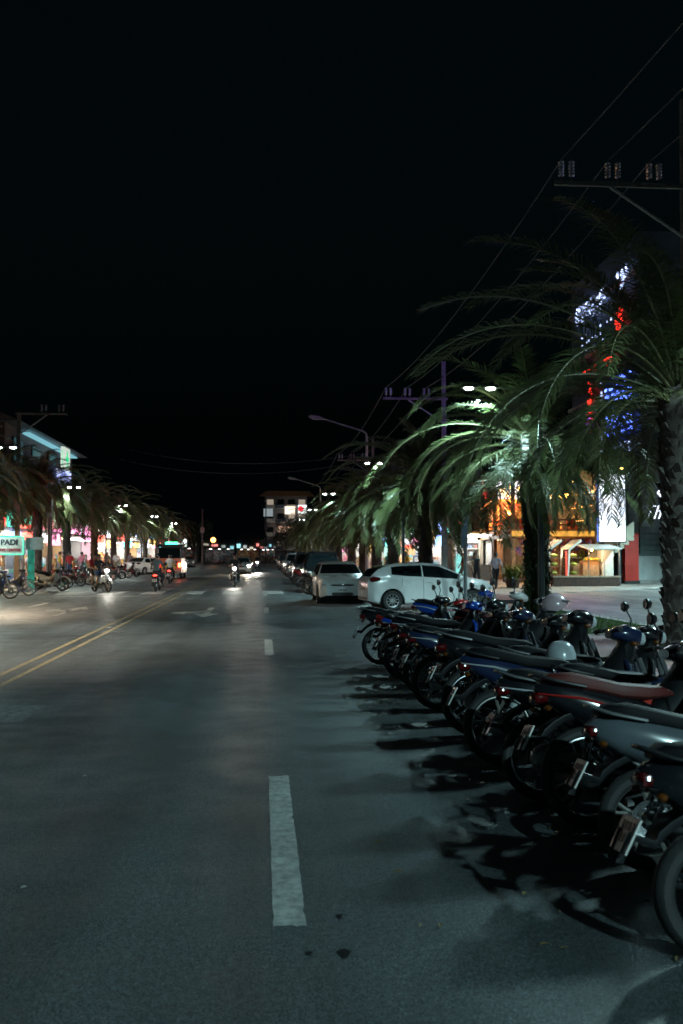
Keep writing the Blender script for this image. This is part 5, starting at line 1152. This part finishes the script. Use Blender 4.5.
lamp('led_wash', 'SPOT', (-.9, -5.5, 12.2), 3200, (.34, .2, 1), t, aim=(-16, -16, -5.5), size=.6, spot=52)
# food stalls in front of the restaurant
t = thing('planter_wall', 'low dark brick planter wall below the food stalls', 'wall', (16.75, 50.6, 0)); k = MB(); k.box((0, 0, .25), (3.5, .5, .48), M_BRICK); k.build('brickwork', t, False); k = MB(); k.box((0, 0, .525), (3.6, .6, .07), mat('stone_cap', (.3, .22, .16), .7)); k.build('coping', t, False)
M_WP = mat('white_frame', (.6, .58, .53), .5, vary=.1)
for i, (x, lb) in enumerate([(15.2, 'leftmost slanted white display stand with red edge strip, warm lit'), (16.25, 'slanted white display stand between the leftmost one and the awning')]):
    t = thing('display_stand', lb, 'stall', (x, 51.3, 0), .15); k = MB()
    for s in (-1, 1): k.prism([(-.5, 0), (-.42, 0), (-.30, 1.9), (.35, 2.35), (.30, 2.45), (-.38, 2.0)], s*.45-.03, s*.45+.03, M_WP, 'xz')
    k.box((0, 0, 2.2), (.85, .98, .05), M_WP, rot=(0, R(-35), 0)); k.build('frame', t, False)
    k = MB(); k.box((-.52, -.45, 1.0), (.06, .12, 1.7), glow('red_strip', (1, .12, .08), .6)); k.build('red_strip', t, False)
    k = MB()
    for q in range(3): k.box((.05, 0, .6+q*.45), (.75, .8, .03), M_WOOD); k.ball((.05, -.1, .72+q*.45), (.22, .2, .1), mat('fruit', (.25, .3, .05), .5, vary=.5), 10, 6)
    k.build('shelf', t, False)
    lamp('stall_lamp', 'POINT', (0, -.1, 1.95), 26, (1, .72, .42), t, size=.08)
t = thing('awning_stall', 'food stall under a flat pale canopy, warmly lit, beside the red pylon', 'stall', (17.75, 51.6, 0)); t.scale = (.58, 1, 1); k = MB(); k.box((0, -.2, 2.08), (3.1, 1.9, .07), M_WP, rot=(R(7), 0, 0)); k.build('canopy', t, False)
for x in (-1.4, 1.4): k = MB(); k.tube([(x, -1, 0), (x, -1, 1.95)], .035, M_STEEL, 7); k.build('post', t)
k = MB(); k.box((.9, .3, .95), (1.0, .9, 1.9), M_WP); k.box((-.6, .3, .9), (1.5, .6, .9), M_WOOD)
for q in range(9): k.ball((-1.2+.16*q, 0, 1.42), (.1, .1, .09), [mat('fruit', (.25, .3, .05), .5, vary=.5), mat('fruit_orange', (.6, .25, .04), .5)][q % 2], 8, 5)
k.build('counter', t, False); k = MB(); k.ball((-.7, -.3, 1.92), .09, glow('amber_bulb', (1, .45, .10), 26), 8, 6); k.build('bulb', t); lamp('stall_lamp', 'POINT', (-.5, -.5, 1.75), 55, (1, .66, .34), t, size=.08)
t = thing('staircase', 'outdoor stair with pale sloping balustrade rising to the restaurant terrace', 'stairs', (19.0, 53.0, 0)); k = MB()
for q in range(12): k.box((-1.9+q*.28, .6, .11+q*.22), (.29, 1.0, .2), WL_CREAM)
k.build('steps', t, False); k = MB(); k.prism([(-2.1, .2), (1.3, 2.7), (1.3, 3.5), (-2.1, 1.0)], 0, .1, WL_CREAM); k.build('balustrade', t, False)
# shrub by the bar
for x, yy, h, lb in ((13.2, 47.6, 1.5, 'spiky yellow green shrub between the walkers and the ivy palm'), (12.5, 49.0, 1.1, 'smaller shrub behind the spiky yellow green one'), (18.0, 54.2, 2.3, 'dark shrub against the stair balustrade')):
    t = thing('shrub', lb, 'plant', (x, yy, .03)); k = MB(); r_ = random.Random(int(x*9))
    for q in range(130):
        a = r_.uniform(0, 6.28); e = r_.uniform(.5, 1.4); l = h*r_.uniform(.6, 1.1); d = Vector((math.cos(a)*math.cos(e), math.sin(a)*math.cos(e), math.sin(e))); p = Vector((r_.uniform(-.25, .25), r_.uniform(-.25, .25), .3)); w_ = Vector((-math.sin(a), math.cos(a), 0))*.05
        k.add([p-w_*.5, p+w_*.5, p+d*l*.6+w_, p+d*l*.6-w_, p+d*l+Vector((0, 0, -.15*l))], [(0, 1, 2, 3), (3, 2, 4)], mat('shrub_leaf', (.12, .14, .03), .5, vary=.4, trans=.25))
    k.build('foliage', t, False); k = MB(); k.lathe([(0, 0), (.3, 0), (.38, .4), (.34, .4), (.3, .36), (0, .36)], M_BRICK, 16); k.build('pot', t)
# dive shop sign on the left
t = thing('dive_shop_sign', 'teal framed white sign lettered PADI DIVE CENTER at the left kerb', 'sign', (-10.95, 44.6, 0)); k = MB(); k.box((-.7, 0, 2.06), (2.5, .16, .78), mat('sign_white', (.55, .62, .6), .5)); k.build('board', t, False)
k = MB(); TE = glow('teal_tube', (.12, .9, .62), .8)
for a, b_ in (((-1.95, 1.67), (.55, 1.67)), ((.55, 1.67), (.55, 2.45)), ((.55, 2.45), (-1.95, 2.45)), ((-1.95, 2.45), (-1.95, 1.67))): k.tube([(a[0], -.1, a[1]), (b_[0], -.1, b_[1])], .035, TE, 6)
k.build('light_frame', t)
text_mesh('PADI', .34, mat('sign_ink', (.01, .015, .03), .5), 'lettering', t, .01, 0, (-.06, -.1, 2.19), (R(90), 0, 0), bold=.012); text_mesh('DIVE CENTER', .165, mat('sign_red', (.35, .02, .05), .5), 'lettering', t, .01, 0, (-.06, -.1, 1.86), (R(90), 0, 0), bold=.006)
k = MB(); k.box((.98, .15, 2.15), (.75, .12, .55), mat('sign_grey', (.35, .4, .42), .5)); k.build('side_board', t, False)
k = MB(); k.box((.85, .1, 1.0), (.28, .1, 1.75), glow('teal_panel', (.02, .35, .25), .5, vary=.8, scale=5)); k.box((.85, .18, .1), (.4, .3, .2), M_STEEL); k.build('teal_panel', t, False)
for x in (-1.7, .5): k = MB(); k.tube([(x, .1, 0), (x, .1, 1.7)], .04, M_STEEL, 8); k.build('post', t)
lamp('sign_lamp', 'POINT', (-.6, -1.3, 2.6), 70, (.7, 1, .92), t, size=.1)
# ---------------------------------------------------------------- lamps, poles, wires
M_POLE = mat('pole_dark', (.03, .035, .04), .5, metal=.2, vary=.2); M_GALV = mat('galvanised', (.38, .38, .40), .45, metal=.4, vary=.2); M_CONCP = mat('pole_concrete', (.22, .21, .20), .85, vary=.25, bump=.2)
LEDC = (.58, .97, 1.)
def led_lamp(lb, x, y, h, sgn, power, base_dx=1.1, group='LED lamps on slim poles', spot=150, col=LEDC):
    t = thing('street_lamp', lb, 'street lamp', (x, y, .1), 0, group); bx = base_dx*sgn
    k = MB(); k.tube([(bx, 0, 0), (bx, 0, .25)], .11, M_POLE, 10); k.tube([(bx, 0, 0), (bx, 0, h*.5), (bx, 0, h-.25)], [.075, .06, .05], M_POLE, 10); k.build('pole', t)
    k = MB(); k.tube([(bx, 0, h-.5), (bx*.6, 0, h-.05), (0, 0, h+.02), (-.35*sgn, 0, h+.03)], .028, M_POLE, 8); k.build('arm', t)
    for dx in (.12, -.38):
        k = MB(); xx = dx*sgn; k.box((xx, 0, h), (.34, .24, .07), M_POLE, taper=.8); hd = k.build('lamp_head', t)
        k = MB(); k.lathe([(0, -.075), (.07, -.072), (.10, -.05), (.10, -.036), (0, -.036)], glow('led_lens', (.85, 1, .95), 60), 14, 'z', (xx, 0, h)); k.build('lens', hd)
    lamp('lamp_light', 'SPOT', (-.13*sgn, 0, h-.14), power, col, t, aim=(-.12*sgn, 0, -1), size=.28 if y == 12.3 else .12, spot=spot, blend=.6 if spot < 100 else .35 if spot < 170 else .05)
    return t
led_lamp('lit twin LED street lamp among the fronds above the ivy palm', 5.02, 22.0, 5.35, 1, 1200, 1.25)
led_lamp('lit twin LED street lamp second along the right avenue', 4.75, 41, 5.4, 1, 1600)
led_lamp('lit twin LED street lamp third along the right avenue', 4.3, 62, 5.4, 1, 520)
led_lamp('lit twin LED street lamp fourth along the right avenue', 4.4, 84, 5.4, 1, 480)
led_lamp('lit twin LED street lamp farthest along the right avenue', 4.4, 108, 5.4, 1, 400)
led_lamp('LED street lamp beside the scaly palm, out of view to the right', 7.8, 12.3, 5.6, 1, 1500, 1.0, spot=146)
led_lamp('LED street lamp behind the viewer on the right pavement', 6.4, -8.5, 6.9, 1, 4000, 1.0, spot=176)
for i, (y, x) in enumerate([(57, -10.7), (78, -10.9), (100, -10.8), (122, -10.8)]):
    led_lamp('lit street lamp on the left pavement, %s along' % ['first', 'second', 'third', 'fourth'][i], x, y, 5.4, -1, 560, group='street lamps on the left pavement', col=(.85, 1, .9))
led_lamp('street lamp on the left pavement out of view', -7.9, 19.6, 7.2, -1, 3600, 3.3, group='street lamps on the left pavement', col=(1, .86, .66), spot=98)
led_lamp('second street lamp on the left pavement out of view', -9.2, 36, 5.4, -1, 1700, group='street lamps on the left pavement', col=(1, .80, .56), spot=136)  # unseen lamp added as warm fill on the left lanes
led_lamp('LED street lamp on the side street, out of view', 22.5, 44, 6.5, 1, 5500, 1.2, spot=155)
led_lamp('LED street lamp by the side street mouth, out of view', 12.6, 24, 6.6, 1, 2400, 1.2, spot=116)  # unseen lamp added to light the hatchback front and the side street
# tall single arm lamps over the lane, not lit
for y, lb in ((62, 'unlit tall street lamp with long bent arm reaching over the lane'), (112, 'far unlit tall street lamp with long bent arm')):
    t = thing('street_lamp', lb, 'street lamp', (6.55, y, .1), 0, 'tall single arm street lamps')
    k = MB(); k.tube([(0, 0, 0), (0, 0, 5), (0, 0, 9.0)], [.11, .09, .07], M_GALV, 10); k.build('pole', t)
    k = MB(); k.tube([(0, 0, 9.0), (-.06, 0, 9.2), (-.25, 0, 9.33), (-1.8, 0, 9.8), (-2.8, 0, 10.1)], [.06, .055, .05, .045, .04], M_GALV, 8); k.build('arm', t)
    k = MB(); k.loft([(-3.65, 10.22, .05, .09), (-3.5, 10.24, .13, .19), (-3.1, 10.18, .14, .19), (-2.8, 10.1, .08, .09), (-2.65, 10.06, .05, .05)], M_GALV, 14, 2.2); hd = k.build('lamp_head', t)
    k = MB(); k.loft([(-3.5, 10.10, .02, .12), (-3.3, 10.06, .05, .15), (-3.0, 10.05, .02, .12)], M_LENS, 12, 2); k.build('lens', hd)
# orange lamp far away
t = thing('street_lamp', 'orange lit street lamp at the far left end of the street', 'street lamp', (-8.0, 165, 0)); k = MB(); k.tube([(0, 0, 0), (0, 0, 4)], .06, M_POLE, 8); k.build('pole', t); k = MB(); k.ball((0, 0, 4.1), .42, glow('orange_lamp', (1, .35, .08), 7), 14, 9); k.build('lamp_globe', t)
t = thing('street_lamp', 'white lit street lamp left of the orange one at the street end', 'street lamp', (-13.0, 170, 0)); k = MB(); k.tube([(0, 0, 0), (0, 0, 3.9)], .06, M_POLE, 8); k.build('pole', t); k = MB(); k.ball((0, 0, 4.0), .34, glow('white_lamp', (.8, .95, 1), 7), 14, 9); k.build('lamp_globe', t)
# utility poles with crossarm and insulators
M_INS = mat('porcelain', (.42, .43, .52), .2, vary=.15, coat=.6)
def insul(k, x, z, dx):
    if 1:
        k.tube([(x+dx, 0, z), (x+dx, 0, z+.1)], .02, M_STEEL, 6)
        for q in range(5): k.lathe([(.02, z+.10+q*.07), (.065, z+.115+q*.07), (.065, z+.13+q*.07), (.02, z+.17+q*.07)], M_INS, 12, 'z', (x+dx, 0, 0))
def util(lb, x, y, h, za, arm, xs, brace=True):
    t = thing('utility_pole', lb, 'utility pole', (x, y, 0), 0, 'concrete utility poles'); k = MB(); k.box((0, 0, h/2), (.28, .22, h), M_CONCP, taper=.62); k.build('pole', t, False)
    k = MB(); k.box((arm/2, -.16, za), (abs(arm)+.3, .08, .095), M_CONCP); k.build('crossarm', t, False)
    if brace: k = MB(); k.tube([(arm*.62, -.16, za-.05), (0, -.14, za-1.15)], .035, M_GALV, 6); k.build('brace', t)
    for xx in xs:
        for dx in (-.11, .11): k = MB(); insul(k, xx, za+.05, dx); k.build('insulator', t, loc=(0, -.16, 0))
    return t
p1 = util('nearest concrete utility pole rising behind the scaly palm', 9.0, 20.3, 11.4, 9.45, -2.75, (-2.65, -1.65, -.75))
p2 = util('purple lit utility pole above the avenue palms', 8.5, 46, 10.75, 8.95, -2.75, (-2.65, -1.75, -.85))
util('third concrete utility pole hidden among the right avenue palms', 8.5, 76, 10.6, 8.9, -2.6, (-2.5, -1.6, -.7))
util('concrete utility pole with empty crossarm above the left palms', -12.7, 53, 9.1, 9.02, 2.35, (1.3, 2.2))
for nm, x, y, h, lb in (('utility_pole', -10.2, 172, 9.5, 'thin far pole carrying a box at the left street end'), ('utility_pole', .8, 205, 12, 'thin far pole before the bright end shops')):
    t = thing(nm, lb, 'utility pole', (x, y, 0)); k = MB(); k.tube([(0, 0, 0), (0, 0, h)], [.16, .1], M_CONCP, 8); k.build('pole', t); k = MB(); k.box((0, -.2, h*.62), (.7, .4, .9), M_GALV); k.build('transformer_box', t, False)
M_WIRE = mat('wire', (.10, .10, .11), .5, vary=.1)
for i, (a, lb) in enumerate([(-2.76, 'power cable on the outermost insulators over the right pavement'), (-1.76, 'power cable on the middle insulators over the right pavement'), (-.86, 'power cable on the innermost insulators over the right pavement')]):
    an = [(9.3+a, -16, 10.0), (9.0+a+.02, 20.14, 9.97), (8.5+a, 45.84, 9.47), (8.5+a, 75.84, 9.4), (8.4+a, 110, 9.2)]; pts = []
    for p, q in zip(an, an[1:]):
        for s in range(12):
            u = s/12; v = Vector(p).lerp(Vector(q), u); v.z -= .55*4*u*(1-u); pts.append(v)
    pts.append(Vector(an[-1])); k = MB(); k.tube(pts, .014, M_WIRE, 5); tag(k.build('power_cable'), lb, 'cable', 'power cables on the right poles')
for i, (z0, z1, lb) in enumerate([(9.3, 8.6, 'upper thin cable crossing high above the street'), (8.2, 8.0, 'lower thin cable crossing high above the street')]):
    pts = []
    for s in range(21):
        u = s/20; v = Vector((-12.7, 90, z0+2)).lerp(Vector((8.5, 76, z1+1)), u); v.z -= 1.2*4*u*(1-u); pts.append(v)
    k = MB(); k.tube(pts, .016, M_WIRE, 5); tag(k.build('power_cable'), lb, 'cable')
# signpost by the driveway
t = thing('signpost', 'slim signpost with a narrow blue grey panel in front of the white hatchback', 'signpost', (5.98, 29.0, 0)); k = MB(); k.tube([(0, 0, 0), (0, 0, 2.1)], .055, M_STEEL, 8); k.build('post', t); k = MB(); k.box((-.03, 0, 2.42), (.2, .06, 1.15), mat('sign_bluegrey', (.14, .19, .26), .45, vary=.15)); k.build('panel', t, False)
k = MB(); k.box((-.03, -.035, 2.75), (.12, .01, .12), mat('sign_mark', (.35, .4, .45), .5)); k.box((-.03, -.035, 2.55), (.10, .01, .05), mat('sign_mark', (.35, .4, .45), .5)); k.build('marking', t, False)
t = thing('bollard', 'slim dark pole on the left pavement between the dive sign and the bright shop', 'pole', (-11.3, 54, .1)); k = MB(); k.tube([(0, 0, 0), (0, 0, 3.6)], .07, M_POLE, 8); k.build('pole', t); k = MB(); k.box((0, 0, 3.7), (.3, .12, .2), M_STEEL); k.build('cap', t, False)  # slim pole with a cap, taller than a bollard

t = thing('neon_board', 'violet neon board on a post at the side street, out of view', 'sign', (17.5, 29, 0)); k = MB(); k.tube([(0, 0, 0), (0, 0, 3.2)], .07, M_POLE, 8); k.build('post', t); k = MB(); k.box((0, 0, 3.9), (1.6, .15, 1.4), glow('violet_neon', (.4, .15, 1), 2.5, vary=.4)); k.build('board', t, False)  # unseen board added as a carrier for the violet spot
lamp('neon_glow', 'SPOT', (-.2, .3, 4.6), 2600, (.36, .16, 1), t, aim=(-9.5, 22, 5.2), size=.4, spot=44, blend=.6)  # narrow spot added to colour the pole and lamp arm violet
